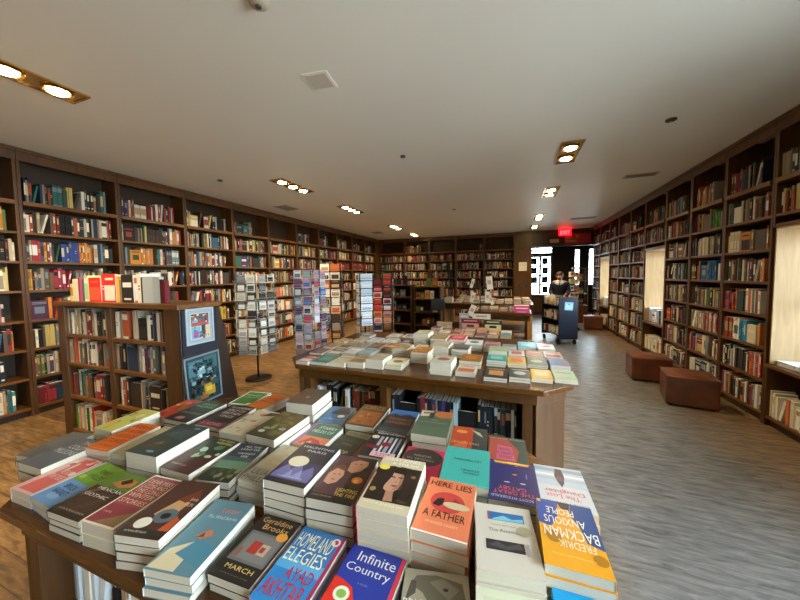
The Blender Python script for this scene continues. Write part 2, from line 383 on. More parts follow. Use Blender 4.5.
def face_book(mb, w, h, d, col, c2, style, M=None):
    """book standing with its front cover facing out: board, page block, printed panel"""
    cl, cl2, pg = lin(col), lin(c2), lin('E2DAC6')
    mb.box(-w/2, w/2, 0, .0025, 0, h, cl, 0, M); mb.box(-w/2, w/2, d-.0025, d, 0, h, cl, 0, M)
    mb.box(-w/2, -w/2+.003, .0025, d-.0025, 0, h, cl, 0, M); mb.box(-w/2+.003, w/2-.003, .0025, d-.0025, .003, h-.003, pg, 0, M)
    if style == 0:
        mb.box(-w*.38, w*.38, -.0006, 0, h*.55, h*.72, cl2, 0, M); mb.box(-w*.3, w*.3, -.0006, 0, h*.1, h*.16, cl2, 0, M)
    elif style == 1:
        mb.box(-w*.45, w*.45, -.0006, 0, h*.06, h*.6, cl2, 0, M); mb.box(-w*.35, w*.35, -.0006, 0, h*.78, h*.86, cl2, 0, M)
    else:
        mb.box(-w*.28, w*.28, -.0006, 0, h*.3, h*.66, cl2, 0, M); mb.box(-w*.4, w*.4, -.0006, 0, h*.8, h*.84, cl2, 0, M); mb.box(-w*.4, w*.4, -.0006, 0, h*.87, h*.91, cl2, 0, M)

SHELVED = []     # every shelved book: dict(M, w,h,d,col,c2,style,face, row label)
def fill_row(base, x0, x1, z, hmax, where, pal=PAL, fill=.92, r=None, tall=False, ymin=.02, depth=.3, hmin=.17):
    r = r or rnd
    x = x0+.004; n = 0
    full = x0+(x1-x0)*fill
    while x < full:
        n += 1
        col = r.choice(pal); c2 = r.choice(['D8D0BC','B8A468','2A2826','8A3A30','C8C4BC','6A7A8A',col,col,col,'A88A68'])
        u = r.random()
        if u < .05 and x+.15 < full:                       # front cover facing out
            w = r.uniform(.12, .15); h = min(hmax-.02, w*1.5); d = r.uniform(.02, .035)
            SHELVED.append(dict(M=base @ Matrix.Translation((x+w/2, ymin+.01, z+.0008)), w=w, h=h, d=d, col=col, c2=c2, style=r.randrange(3), face=True, where=where, n=n))
            x += w+.003; continue
        w = r.choice([r.uniform(.013, .022), r.uniform(.018, .03), r.uniform(.024, .042)])
        h = min(r.choice([.198, .21, .225, .235, .24, .25])*r.uniform(.98, 1.04) + (.03 if tall and r.random() < .4 else 0), hmax-.012)
        h = max(h, hmin); d = min(h*.66, depth-.05)
        if u < .09 and x+w+h*.3 < full:                    # leaning book
            a = r.uniform(.12, .26)
            dx = h*math.sin(a)+w*math.cos(a)
            Mx = base @ Matrix.Translation((x+dx+.002, ymin+r.uniform(0, .015), z+.0008)) @ Matrix.Rotation(-a, 4, 'Y') @ Matrix.Translation((-w/2, 0, 0)) if False else \
                 base @ Matrix.Translation((x+w*math.cos(a), ymin+r.uniform(0,.015), z+.0008)) @ Matrix.Rotation(a, 4, 'Y') @ Matrix.Translation((-w/2, 0, w*math.sin(a)*0))
            # foot corner sits on the board, top tips to the right against its neighbour
            Mx = base @ Matrix.Translation((x, ymin+.01, z+.0008+w*math.sin(a))) @ Matrix.Rotation(a, 4, 'Y') @ Matrix.Translation((w/2, 0, 0))
            SHELVED.append(dict(M=Mx, w=w, h=h*.97, d=d, col=col, c2=c2, style=r.choice([0,1,2,3,4]), face=False, where=where, n=n))
            x += dx+.004; continue
        k = 1
        if r.random() < .12: k = r.randint(2, 4)           # several copies together
        for q in range(k):
            if x+w > full: break
            SHELVED.append(dict(M=base @ Matrix.Translation((x+w/2, ymin+r.uniform(0, .018), z+.0008)), w=w-.0006, h=h, d=d, col=col, c2=c2, style=(style := r.choice([0,1,1,2,3,4])) if q == 0 else style, face=False, where=where, n=n+q))
            x += w+.0006
        n += k-1
        if r.random() < .03: x += r.uniform(.02, .06)
def flat_stack(base, x, z, n, where, r, y=.03):
    zz = z+.0008
    for i in range(n):
        w = r.uniform(.13, .15); l = w*1.5; t = r.uniform(.018, .03)
        col = r.choice(['C8C4B8','D8D8D4','B8C0CC','E0DCD0','A8B0BC'])
        Mx = base @ Matrix.Translation((x, y, zz+t/2)) @ Matrix.Rotation(PI/2, 4, 'Y') 
        SHELVED.append(dict(M=Mx, w=t, h=l, d=w, col=col, c2='E8E0CC', style=1, face=False, where=where, n=i+1, flat=True))
        zz += t+.0006
def fillcase(e_mat, W, side, bay, gap=False, rows=LV, pals=None, skiprows=(), r=None):
    r = r or rnd
    for k, z in enumerate(rows):
        if k in skiprows or (gap and WZ0-.1 < z < WZ1): continue
        top = rows[k+1]-T-(.017 if k == 6 else 0) if k+1 < len(rows) else 2.86
        if gap and top > WZ0 and z < WZ0: top = WZ0-.032
        if gap and k == 1: continue
        if k < 2 and side == 'right wall': pals = CREAM
        where = (ROWN[k], side, bay)
        pal = PALW if (k < 4 and r.random() < .6) else PAL
        if gap and k == 0: pal = CREAM
        elif side == 'right wall' and k < 3: pal = PALW+CREAM
        if gap and k == 0: top = z+.33
        if k == 7:
            if r.random() < .15: continue
            x = .03+r.uniform(0, .05)
            fill_row(e_mat, x, W-.03, z, .34, where, pal, r.uniform(.45, .92), r, tall=True)
        else:
            fill_row(e_mat, .03, W-.03, z, top-z, where, pal, r.uniform(.82, .99), r)
def unitM(x, y, rz): return Matrix.Translation((x, y, 0)) @ Matrix.Rotation(rz, 4, 'Z')

# left wall: bays run away from the camera
LB = [-2.0,-1.06,-.12, .81, 1.745, 2.665, 3.585, 4.515, 5.445, 6.39, 7.34, 8.29, 9.24, 10.19, 11.13]
ordn = ['first','second','third','fourth','fifth','sixth','seventh','eighth','ninth','tenth','eleventh','twelfth','thirteenth']
for i in range(len(LB)-1):
    a, b = LB[i], LB[i+1]
    bay = i-3     # 0 = the one cut by the photo's left edge
    lab = ('built-in walnut bookcase bay on the left wall, %s from the left edge of the photo' % ordn[bay]) if bay >= 0 else 'built-in walnut bookcase bay on the left wall, beside the front window, %s from it' % ordn[i]
    bookcase(lab, XL, a, PI/2, b-a, 'bookcases along the left wall')
    fillcase(unitM(XL, a, PI/2), b-a, 'left wall', (ordn[bay] if bay >= 0 else None), r=random.Random(100+i))
m = MB(); m.box(WXL, XL, 11.132, WYB, 0, H-.004); tag(m.build('corner_filler', M_case, None), kind='structure'); 
# back wall
BB = [-5.13, -4.09, -3.05, -2.03, -1.0, .025]
for i in range(5):
    a, b = BB[i], BB[i+1]
    bookcase('built-in walnut bookcase bay on the far back wall, %s' % ['in the left corner','second from the left corner','in the middle','fourth from the left corner','beside the pillar'][i], a, YB, 0, b-a, 'bookcases along the back wall', noshelf=())
    fillcase(unitM(a, YB, 0), b-a, 'back wall', ordn[i], skiprows=(7,) if i >= 3 else (), r=random.Random(200+i))
    if i == 3: fill_row(unitM(a, YB, 0), .85, .98, LV[7], .3, ('top','back wall',ordn[i]), PALW, 1, random.Random(5))
# right wall: local x runs towards the camera
def rightbay(y1, y0, lab, bay, gap, seed, group='bookcases along the right wall'):
    bookcase(lab, XR, y1, -PI/2, y1-y0, group, gap=gap)
    fillcase(unitM(XR, y1, -PI/2), y1-y0, 'right wall', bay, gap=gap, r=random.Random(seed))
RB = [(11.25,10.45,0,'at the far end beyond the farthest window'),(10.45,9.53,1,'around the farthest window'),(9.53,8.78,0,'just before the farthest window'),(8.78,8.0,0,'in the middle of the far three'),(8.0,7.22,0,'just past the middle window'),
      (7.22,6.36,1,'around the middle window'),(6.36,5.6,0,'just before the middle window'),(5.6,4.85,0,'in the middle of the near three'),(4.85,4.11,0,'just beyond the nearest window'),(4.11,3.27,1,'around the nearest window'),
      (3.27,2.5,0,'just before the nearest window, outside the photo')]
for i, (y1, y0, g, d) in enumerate(RB):
    rightbay(y1, y0, 'built-in walnut bookcase bay on the right wall, '+d, d.replace('in the ','') if i < 10 else None, bool(g), 300+i)
RSHORT = {4.85:'bay beyond the nearest window', 5.6:'middle bay of the near three', 6.36:'bay before the middle window', 4.11:'bay of the nearest window', 7.22:'bay of the middle window'}
# books and stacks lying on the window sills
for (y1, y0, n) in ((4.11, 3.27, 4), (7.22, 6.36, 4), (10.45, 9.53, 3)):
    Mx = unitM(XR, y1, -PI/2); r = random.Random(int(y1*10))
    nm = {4.11:'nearest', 7.22:'middle', 10.45:'farthest'}[y1]
    if y1 == 4.11:
        for q in range(3): flat_stack(Mx, .04+q*.25, WZ0, [2,3,3][q], ('window sill', nm, q), r, y=.06)
    else:
        fill_row(Mx, .06, y1-y0-.1, WZ0, .3, ('window sill', nm, 'sill'), ['D8DCE0','C8CCD4','3A4048','E8E8E8','8C949C'], .85, r, ymin=.08)

# ---------------------------------------------------------------- free-standing case on the left
CX0, CX1, CY0, CYT, CYB, CH = -4.21, -2.45, 1.62, 1.97, 2.2, 1.345
e = empty('freestanding_bookcase', (CX0, CY0, 0), 0, 'low free-standing walnut bookcase with two bays of books and posters on its end', 'bookcase')
Wc = CX1-CX0
def trap(x0, x1, mat, nm, z0=0, z1=CH-.041):
    m = MB(); yt = CYT-CY0; yb = CYB-CY0
    m.add([(x0,0,z0),(x1,0,z0),(x1,yb,z0),(x0,yb,z0),(x0,0,z1),(x1,0,z1),(x1,yt,z1),(x0,yt,z1)], [(0,3,2,1),(4,5,6,7),(0,1,5,4),(1,2,6,5),(2,3,7,6),(3,0,4,7)])
    return m.build(nm, mat, e, bevel=.003)
trap(0, .12, M_case, 'side_panel'); trap(Wc-.19, Wc-.021, M_case, 'side_panel'); trap(Wc-.02, Wc, M_darkwood, 'end_panel'); trap(.80, .865, M_case, 'divider')
m = MB(); m.box(-.02, Wc+.01, -.02, CYT-CY0+.01, CH-.04, CH); m.build('top', M_shelf, e, bevel=.004)
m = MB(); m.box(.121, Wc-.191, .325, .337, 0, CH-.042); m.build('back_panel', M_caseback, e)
CR = [.08, .42, .745, 1.03]
for x0, x1, nm in ((.121, .799, 'left'), (.866, Wc-.191, 'right')):
    for z in CR:
        m = MB(); m.box(x0, x1, 0, .324, z-.03, z); m.build('shelf', M_shelf, e, bevel=.002)
m = MB(); m.box(.121, Wc-.191, .02, .035, 0, .049); m.build('plinth', M_darkwood, e)
Mc = unitM(CX0, CY0, 0)
rc = random.Random(41)
CPAL = ['C8BDA8','D4CDBC','2A2620','6A1E22','A04A2A','A89C88','5E5A50','3A2A20','8A7A60','3E5A46','26344A','141416','6A4A2A','CFC6B0','8C8474','4A3A2E']
for k, z in enumerate(CR):
    top = (CR+[CH-.041])[k+1]-(T if k < 3 else 0)
    hm = top-z-.005
    if k == 0: 
        fill_row(Mc, .125, .79, z, hm, ('bottom','free-standing case','left bay'), ['C83A1C','EDE6D2','E4DDCC','3A9A30','1E6A2C','EDE6D2','C8A080'], .97, rc, hmin=.21)
    else:
        fill_row(Mc, .125, .79, z, hm, (['bottom','third','second','top'][k],'free-standing case','left bay'), CPAL if k != 1 else PAL+['B83A3A','2E8A3A','E4DDCC'], .95, rc, hmin=.19)
    fill_row(Mc, .875, Wc-.195, z, hm, (['bottom','third','second','top'][k],'free-standing case','right bay'), CPAL+['1E1A1A','3A2A22'], .96, rc, hmin=.19)
# bright row standing on top, as the photo shows it from left to right: (width, height, colour, band, style)
TOPROW = [(.035,.17,'E8D8A0','C89018',2),(.045,.215,'F0E0B8','D08A20',0),(.03,.2,'E8E2D0','C89018',0),(.022,.225,'A03A4E','D8D0C0',0),(.026,.235,'C85A74','E8E0D0',0),(.018,.21,'7A5A8A','E8E0D0',0),(.012,.23,'2A6A4A','D8D8C0',0),(.055,.245,'B8D4A0','E8E8C8',3),
          (.024,.225,'E8E0B8','9A9A50',0),(.145,.225,'E8301C','F05A40',9),(.03,.25,'E04038','F0E0D8',4),(.012,.25,'F0E8E0','E04038',0),(.14,.255,'D82A20','F0D8C8',9),(.03,.23,'E8B030','A04018',0),(.04,.2,'8A7A70','E8E0D0',0),(.13,.245,'2A2420','E8E2D8',8),
          (.032,.24,'EDE6DA','C06A4A',3),(.04,.25,'E8E0D0','B05A3A',4),(.015,.22,'3A3A3A','E8E0D0',0),(.11,.225,'B4BABB','D8DCDC',0),(.07,.222,'A9AFB0','C8CCCC',0),(.03,.2,'4A1418','2A0C0E',0),(.02,.19,'6A1E22','3A1216',0)]
x = .14
TOPROW = [(w*1.22, h, c, c2, st) for w, h, c, c2, st in TOPROW]
for i, (w, h, c, c2, st) in enumerate(TOPROW):
    if w >= .1 and st >= 8:
        b = dict(M=Mc @ Matrix.Translation((x+w/2, .04, CH+.001)), w=w, h=h, d=.03, col=c, c2=c2, style=st-8 if st-8 < 3 else 2, face=True, where=('top board','free-standing case','on'), n=i+1)
    else:
        b = dict(M=Mc @ Matrix.Translation((x+w/2, .05, CH+.001)), w=w-.001, h=h, d=(.15 if i < 18 else .035), col=c, c2=c2, style=min(st, 4), face=False, where=('top board','free-standing case','on'), n=i+1)
    b['force'] = True
    SHELVED.append(b); x += w+.0015
# posters on the end panel (its own outside face, x = Wc)
PX = CX1
m = MB(); m.box(PX+.001, PX+.009, CY0+.01, CY0+.31, .93, 1.30, '1E1E26'); tag(m.build('poster_board', M_matte, None), 'dark mounting board on the end of the low bookcase behind the framed photo', 'board')
def picture(name, label, y0, y1, z0, z1, xx, tilt, frame, art):
    e = empty(name, (xx, (y0+y1)/2, z0), 0, label, 'picture')
    w = (y1-y0)/2; h = z1-z0; fr = MB()
    for a in ((-w, -w+.014, 0, h), (w-.014, w, 0, h), (-w+.014, w-.014, 0, .014), (-w+.014, w-.014, h-.014, h)):
        fr.box(0, .010, a[0], a[1], a[2], a[3], frame)
    o1 = fr.build('picture_frame', M_matte, e)
    ar = MB(); ar.box(0, .004, -w+.0145, w-.0145, .0145, h-.0145, art[0])
    lvl = .0045
    for (u0, u1, v0, v1, c) in art[1]:
        ar.box(.004, lvl, -w+.02+u0*(2*w-.04), -w+.02+u1*(2*w-.04), .02+v0*(h-.04), .02+v1*(h-.04), c); lvl += .00015
    o2 = ar.build('picture_print', M_print, e)
    e.rotation_euler = (tilt, 0, 0)
r = random.Random(77)
art1 = [(.08,.92,.08,.92,'B0B4B0'),(.12,.88,.55,.9,'5A4A48'),(.12,.88,.5,.62,'9A4A3A'),(.15,.45,.62,.72,'7A8A9A'),(.5,.85,.64,.74,'8A3A34'),(.12,.5,.1,.48,'5A9AA8'),(.2,.42,.12,.34,'9A4A7A'),(.55,.72,.2,.52,'2A3A4A'),(.74,.9,.08,.45,'C8A070'),(.58,.7,.08,.2,'8A3A30')]
art1 += [(u, u+r.uniform(.03,.12), v, v+r.uniform(.02,.07), r.choice(['5A4A48','8A3A34','A8C0C8','2A3A4A','C8B898','3A6A78'])) for u, v in [(r.uniform(.12,.78), r.uniform(.1,.84)) for _ in range(40)]]
picture('framed_photo', 'white-framed photo of shopfronts on the dark end of the low bookcase', 1.655, 1.895, 1.01, 1.305, PX+.0095, 0, '98A0A6', ('8A9298', art1))
art2 = [(0,1,0,1,'24383C'),(.05,.5,.6,.95,'4A6A70'),(.35,.7,.5,.8,'9AB0B4'),(.55,.98,.62,.98,'3A5A5A'),(.1,.95,.4,.5,'16222A'),(.3,.5,.45,.9,'6A8A8A'),(.1,.4,.2,.35,'6A7A78'),(.45,.8,.1,.36,'A8842A'),(.5,.7,.2,.3,'C8A848'),(.02,.3,.02,.16,'4A5A40'),(.7,.95,.3,.42,'30484A'),(.3,.55,.05,.14,'8A5A3A')]
art2 = art2[:5]+[(u, u+r.uniform(.03,.16), v, v+r.uniform(.02,.1), r.choice(['2E484C','10181E','56727A','7A9096','1A2A2E','2A4444','10181E'] if v > .4 else ['10181E','22363A','4A5A58','34422E','8A6C22','5E2C20','121E24'])) for u, v in [(r.uniform(.0,.83), r.uniform(.02,.88)) for _ in range(110)]]+art2[7:]
picture('poster_print', 'unframed blue-green street scene poster low on the end of the bookcase', 1.645, 1.955, .50, .915, PX+.0025, .05, '6A787E', ('1E2C30', art2))

# ---------------------------------------------------------------- big display tables
def chamf(x0, x1, y0, y1, c): return [(x0+c,y0),(x1-c,y0),(x1,y0+c),(x1,y1-c),(x1-c,y1),(x0+c,y1),(x0,y1-c),(x0,y0+c)]
def big_table(name, label, x0, x1, y0, y1, c, zt, dividers):
    e = empty(name, ((x0+x1)/2, (y0+y1)/2, 0), 0, label, 'table')
    ox, oy = (x0+x1)/2, (y0+y1)/2
    P = lambda pts: [(a-ox, b-oy) for a, b in pts]
    m = MB(); m.prism(P(chamf(x0, x1, y0, y1, c)), zt-.035, zt); m.build('tabletop', M_table, e, bevel=.006)
    i = .035
    m = MB(); m.prism(P(chamf(x0+i, x1-i, y0+i, y1-i, c)), zt-.11, zt-.036); m.build('apron', M_tablev, e, bevel=.003)
    # chamfered corner panels reach the floor
    def slab(a, b, th=.03):
        a = Vector(a); b = Vector(b); d = (b-a).normalized(); n = Vector((-d.y, d.x))*th
        return P([(a.x,a.y),(b.x,b.y),(b.x+n.x,b.y+n.y),(a.x+n.x,a.y+n.y)])
    X0, X1, Y0, Y1 = x0+i+.005, x1-i-.005, y0+i+.005, y1-i-.005
    cor = [((X1-c,Y0),(X1,Y0+c)), ((X1,Y1-c),(X1-c,Y1)), ((X0+c,Y1),(X0,Y1-c)), ((X0,Y0+c),(X0+c,Y0))]
    for a, b in cor:
        m = MB(); m.prism(slab(a, b), 0, zt-.111); m.build('corner_panel', M_tablev, e, bevel=.003)
    # end panels
    for xx in (X0, X1-.03):
        m = MB(); m.box(xx-ox, xx+.03-ox, Y0+c+.012-oy, Y1-c-.012-oy, 0, zt-.111); m.build('end_panel', M_tablev, e, bevel=.003)
    # stiles, dividers, floor board, back board of the front bookshelf
    for xx in [X0+c+.022, X1-c-.082]+dividers:
        m = MB(); m.box(xx-ox, xx+.06-ox, Y0+.002-oy, Y0+.34-oy, 0, zt-.111); m.build('divider', M_case, e, bevel=.003)
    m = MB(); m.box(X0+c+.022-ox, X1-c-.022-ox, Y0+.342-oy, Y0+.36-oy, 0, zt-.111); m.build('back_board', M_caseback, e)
    xs = sorted([X0+c+.022]+dividers+[X1-c-.082])
    for a, b in zip(xs[:-1], xs[1:]):
        m = MB(); m.box(a+.061-ox, b-.001-ox, Y0+.03-oy, Y0+.34-oy, .09, .115); m.build('shelf', M_shelf, e)
        m = MB(); m.box(a+.061-ox, b-.001-ox, Y0+.03-oy, Y0+.34-oy, .34, .365); m.build('shelf', M_shelf, e)
        m = MB(); m.box(a+.061-ox, b-.001-ox, Y0+.05-oy, Y0+.07-oy, 0, .089); m.build('plinth', M_darkwood, e)
    return xs, Y0
TZ = .77
xs, Y0 = big_table('display_table', 'big walnut display table in the foreground covered with stacked paperbacks', -1.93, .24, .455, 1.52, .28, TZ, [-.8])
NP = ['D8DCE0','C8CCD0','E4E4E0','8C9498','3A4048','141416','D8D2C2']
rn = random.Random(9)
for a, b, nm in ((xs[0]+.06, xs[1], 'left'), (xs[1]+.06, xs[2], 'right')):
    fill_row(Matrix.Translation((0, Y0+.05, 0)), a+.005, b-.01, .365, .28, ('lower shelf','foreground table', nm), NP if nm == 'left' else PAL, .9, rn, tall=True, hmin=.22)
MZ = .82
xs2, Y2 = big_table('display_table', 'big walnut table in the middle of the shop stacked with books, shelf underneath', -1.89, .375, 2.04, 3.62, .19, MZ, [-.95])
rn = random.Random(19)
DP = ['141416','1A1C22','20242C','D8D8D8','1E2A3A','2A2A2A','B8C4CC','141416','3A2A22','26344A','C8CCD0']
DP2 = ['141416','1A1C24','182422','141E34','1C1C20','94A8B0','1E3A34','3A2E5A','101012','141416','D8D8D0','7A1E22','141416','1A2430','C8BEA0','CDA060','14181C']
# left half: magazines and dark books, a brown block beside the divider; right half: dark spines
fill_row(Matrix.Translation((0, Y2+.05, 0)), xs2[0]+.065, xs2[1]-.3, .365, .33, ('lower shelf','middle table','left'), DP, .99, rn, tall=True, hmin=.25)
fill_row(Matrix.Translation((0, Y2+.05, 0)), xs2[1]-.29, xs2[1]-.01, .365, .33, ('lower shelf','middle table','left'), ['5A3A1E','4A2E18','6A3E24','7A2A1E'], .99, rn, tall=True, hmin=.25)
fill_row(Matrix.Translation((0, Y2+.05, 0)), xs2[1]+.065, xs2[2]-.01, .365, .33, ('lower shelf','middle table','right'), DP2, .99, rn, tall=True, hmin=.26)
NEAR = {
  'a_pink': (-1.600, 0.589, 0.820, 0.127, 0.198, 1.841, 2),
  'b_bluegreen': (-1.458, 0.589, 0.820, 0.143, 0.203, -3.309, 2),
  'c_mexican': (-1.275, 0.566, 0.840, 0.154, 0.201, 2.774, 3),
  'd_lying': (-1.128, 0.583, 0.845, 0.133, 0.212, 4.648, 2),
  'e_brown': (-0.951, 0.579, 0.870, 0.139, 0.218, 11.646, 4),
  'f_bluegrey': (-0.801, 0.570, 0.840, 0.135, 0.236, 9.564, 3),
  'g_march': (-0.645, 0.602, 0.820, 0.132, 0.199, 2.205, 2),
  'h_home': (-0.496, 0.597, 0.820, 0.138, 0.208, 1.037, 2),
  'k_anomaly': (-0.013, 0.777, 0.890, 0.147, 0.207, 7.273, 4),
  'l_anx': (0.138, 0.828, 0.900, 0.138, 0.213, 1.051, 5),
  'n_lost': (0.154, 1.070, 0.860, 0.151, 0.209, 2.502, 3),
  'o_gatsby': (0.004, 1.034, 0.870, 0.153, 0.210, 2.985, 4),
  'p_here': (-0.174, 0.828, 0.890, 0.146, 0.219, 0.150, 4),
  'q_teal': (-0.150, 1.045, 0.885, 0.157, 0.209, 3.081, 4),
  'r_daisy': (-0.331, 0.820, 0.930, 0.146, 0.236, 4.026, 5),
  's_faces': (-0.506, 0.829, 0.900, 0.149, 0.224, 5.281, 4),
  't_paris': (-0.660, 0.823, 0.920, 0.151, 0.220, 2.239, 5),
  'u_lilia': (-0.834, 0.875, 0.850, 0.128, 0.229, 0.635, 3),
  'v_light': (-0.991, 0.835, 0.850, 0.127, 0.230, 10.208, 3),
  'w_plant': (-1.142, 0.817, 0.860, 0.147, 0.224, 1.298, 3),
  'x_thick': (-1.306, 0.801, 0.900, 0.158, 0.223, 4.598, 2),
  'y_cream': (-1.492, 0.838, 0.840, 0.127, 0.228, 7.058, 3),
  'z_orange': (-1.623, 0.811, 0.850, 0.126, 0.220, 6.723, 3),
  '1_grey': (-1.746, 0.658, 0.840, 0.155, 0.194, 2.324, 2),
  'aa_yellow': (-1.800, 0.918, 0.850, 0.127, 0.214, 2.296, 3),
  'ad': (-1.590, 1.117, 0.840, 0.158, 0.236, 2.057, 3),
  'ae': (-1.384, 1.127, 0.840, 0.158, 0.233, 3.304, 3),
  'af': (-1.166, 1.085, 0.860, 0.158, 0.236, 0.831, 3),
  'ag_olive': (-0.997, 1.076, 0.880, 0.156, 0.232, -0.378, 3),
  'aj_thick': (-1.055, 1.374, 0.890, 0.158, 0.205, 5.569, 2),
  'ak_blue': (-0.890, 1.393, 0.800, 0.144, 0.196, 6.694, 1),
  'al_craw': (-0.840, 1.146, 0.820, 0.157, 0.195, 0.662, 2),
  'am_circe': (-0.697, 1.388, 0.830, 0.153, 0.236, 2.184, 2),
  'an': (-0.524, 1.380, 0.830, 0.145, 0.229, 1.393, 2),
  'ao_green': (-0.336, 1.319, 0.880, 0.155, 0.235, 3.432, 3),
  'ap': (-0.688, 1.166, 0.800, 0.128, 0.195, -5.907, 1),
  'aq': (-0.512, 1.159, 0.830, 0.158, 0.196, 2.818, 2),
  'at_red': (-0.180, 1.325, 0.830, 0.158, 0.196, 3.256, 2),
  'au': (-0.017, 1.307, 0.820, 0.152, 0.196, 2.862, 2),
  'i_infinite': (-0.327, 0.601, 0.820, 0.152, 0.195, -0.314, 2),
  'j_brick': (-0.155, 0.609, 0.810, 0.156, 0.194, 11.497, 2),
  'm_divorce': (0.158, 0.625, 0.850, 0.141, 0.195, 0.588, 3),
  'kk_sage': (0.010, 0.577, 0.850, 0.148, 0.195, 5.826, 3),
  'ar_pink': (-0.331, 1.083, 0.820, 0.158, 0.236, 2.119, 2),
  'ab_grey': (-1.902, 0.702, 0.820, 0.131, 0.195, 9.726, 2),
  'ac_red': (-1.765, 1.138, 0.820, 0.128, 0.218, 5.588, 2),
  'ah_green': (-1.532, 1.417, 0.800, 0.158, 0.196, 8.508, 1),
  'ai_orange': (-1.352, 1.377, 0.820, 0.128, 0.196, -7.771, 2),
}
# ---------------------------------------------------------------- books lying in stacks, covers up
TXT = {}
def text_mesh(s, x0, y0, x1, y1, col, z, align='C', shear=0):
    """flat lettering fitted into the box x0..x1, y0..y1"""
    if s not in TXT:
        cu = bpy.data.curves.new('lettering', 'FONT'); cu.body = s; cu.resolution_u = 2; cu.fill_mode = 'FRONT'
        o = bpy.data.objects.new('lettering', cu); C.objects.link(o)
        dg = bpy.context.evaluated_depsgraph_get(); me = bpy.data.meshes.new_from_object(o.evaluated_get(dg))
        vs = [v.co.copy() for v in me.vertices]; fs = [list(p.vertices) for p in me.polygons]
        bpy.data.objects.remove(o); bpy.data.curves.remove(cu); bpy.data.meshes.remove(me)
        ax = min(v.x for v in vs); bx = max(v.x for v in vs); ay = min(v.y for v in vs); by = max(v.y for v in vs)
        TXT[s] = ([((v.x-ax)/(bx-ax), (v.y-ay)/(by-ay)) for v in vs], fs)
    vs, fs = TXT[s]
    return [(x0+a*(x1-x0), y0+b*(y1-y0), z) for a, b in vs], fs

def lying_parts(w, l, t, col, spine, und=None):
    """cover (two boards + spine at -x) and page block of a book lying flat, origin at the centre of its foot"""
    cv = MB(); c = .0009
    x0, x1, y0, y1 = -w/2, w/2, -l/2, l/2
    cv.box(x0, x1, y0, y1, 0, c, und or col); cv.box(x0, x1, y0, y1, t-c, t, col); cv.box(x0, x0+c, y0, y1, c, t-c, spine)
    pg = MB(); pg.box(x0+c, x1-.0012, y0+.0012, y1-.0012, c+.0001, t-c-.0001)
    return cv, pg

def stack(x, y, z0, z1, w, l, deg, n, spec, label, group, jitter=True, r=None, top_cat='book'):
    """n copies lying on each other between z0 and z1; the top one carries the cover art"""
    r = r or rnd
    t = (z1-z0)/n-.0006
    cv, pg = lying_parts(w, l, t, spec['bg'], spec.get('spine', spec['bg']))
    mc = cv.mesh('cover', M_print); mp = pg.mesh('page_block', M_pages)
    rot0 = math.radians(deg)+(PI if spec.get('flip') else 0)
    where = ['second','third','fourth','fifth','sixth']
    for i in range(n):
        k = n-1-i
        top = k == 0
        jx, jy, jr = (0, 0, 0) if (top or not jitter) else (r.uniform(-.004, .004), r.uniform(-.004, .004), r.uniform(-.02, .02))
        lab = label if top else '%s from top, stack of the %s' % (where[min(k-1, 4)], spec['short'])
        e = empty('book', (x+jx, y+jy, z0+.0004+i*(t+.0006)), rot0+jr, lab, 'book', group)
        for nm, me in (('cover', mc), ('page_block', mp)):
            o = bpy.data.objects.new(nm, me); C.objects.link(o); o.parent = e
            if nm == 'cover': cvo = o
        if not top: continue
        zt = t+.00025
        X = lambda u: -w/2+u*w
        Y = lambda v: -l/2+v*l
        if spec.get('art'):
            a = MB(); k2 = 0
            for s in [('r',.001,.999,.001,.999,spec['bg'])]+spec['art']:
                zz = zt+k2*.00012; k2 += 1
                if s[0] == 'r': a.add([(X(s[1]),Y(s[3]),zz),(X(s[2]),Y(s[3]),zz),(X(s[2]),Y(s[4]),zz),(X(s[1]),Y(s[4]),zz)], [(0,1,2,3)], s[5])
                elif s[0] == 'e': a.disc(X(s[1]), Y(s[2]), zz, s[3]*w, s[4]*l, s[5], 22)
                elif s[0] == 'p': a.poly([(X(u), Y(v)) for u, v in s[1]], zz, s[2])
            a.build('cover_picture', M_print, cvo)
            zt += k2*.00012
        if spec.get('text'):
            groups = {}
            for tx in spec['text']: groups.setdefault(tx[5], []).append(tx)
            for colr, tl in groups.items():
                a = MB()
                for tx in tl:
                    v, f = text_mesh(tx[0], X(tx[1]), Y(tx[3]), X(tx[2]), Y(tx[4]), colr, zt+.0001)
                    a.add(v, f, colr)
                a.build('title_lettering', M_print, cvo)
            zt += .0002
        if spec.get('seal'):
            u, v, rr, cc = spec['seal']
            a = MB(); a.disc(X(u), Y(v), zt+.0002, rr*w, rr*w*.8 if len(spec['seal']) == 4 else rr*w, cc, 20); a.disc(X(u), Y(v), zt+.0003, rr*w*.8, rr*w*.62, cc, 20)
            a.build('sticker', M_print, cvo)

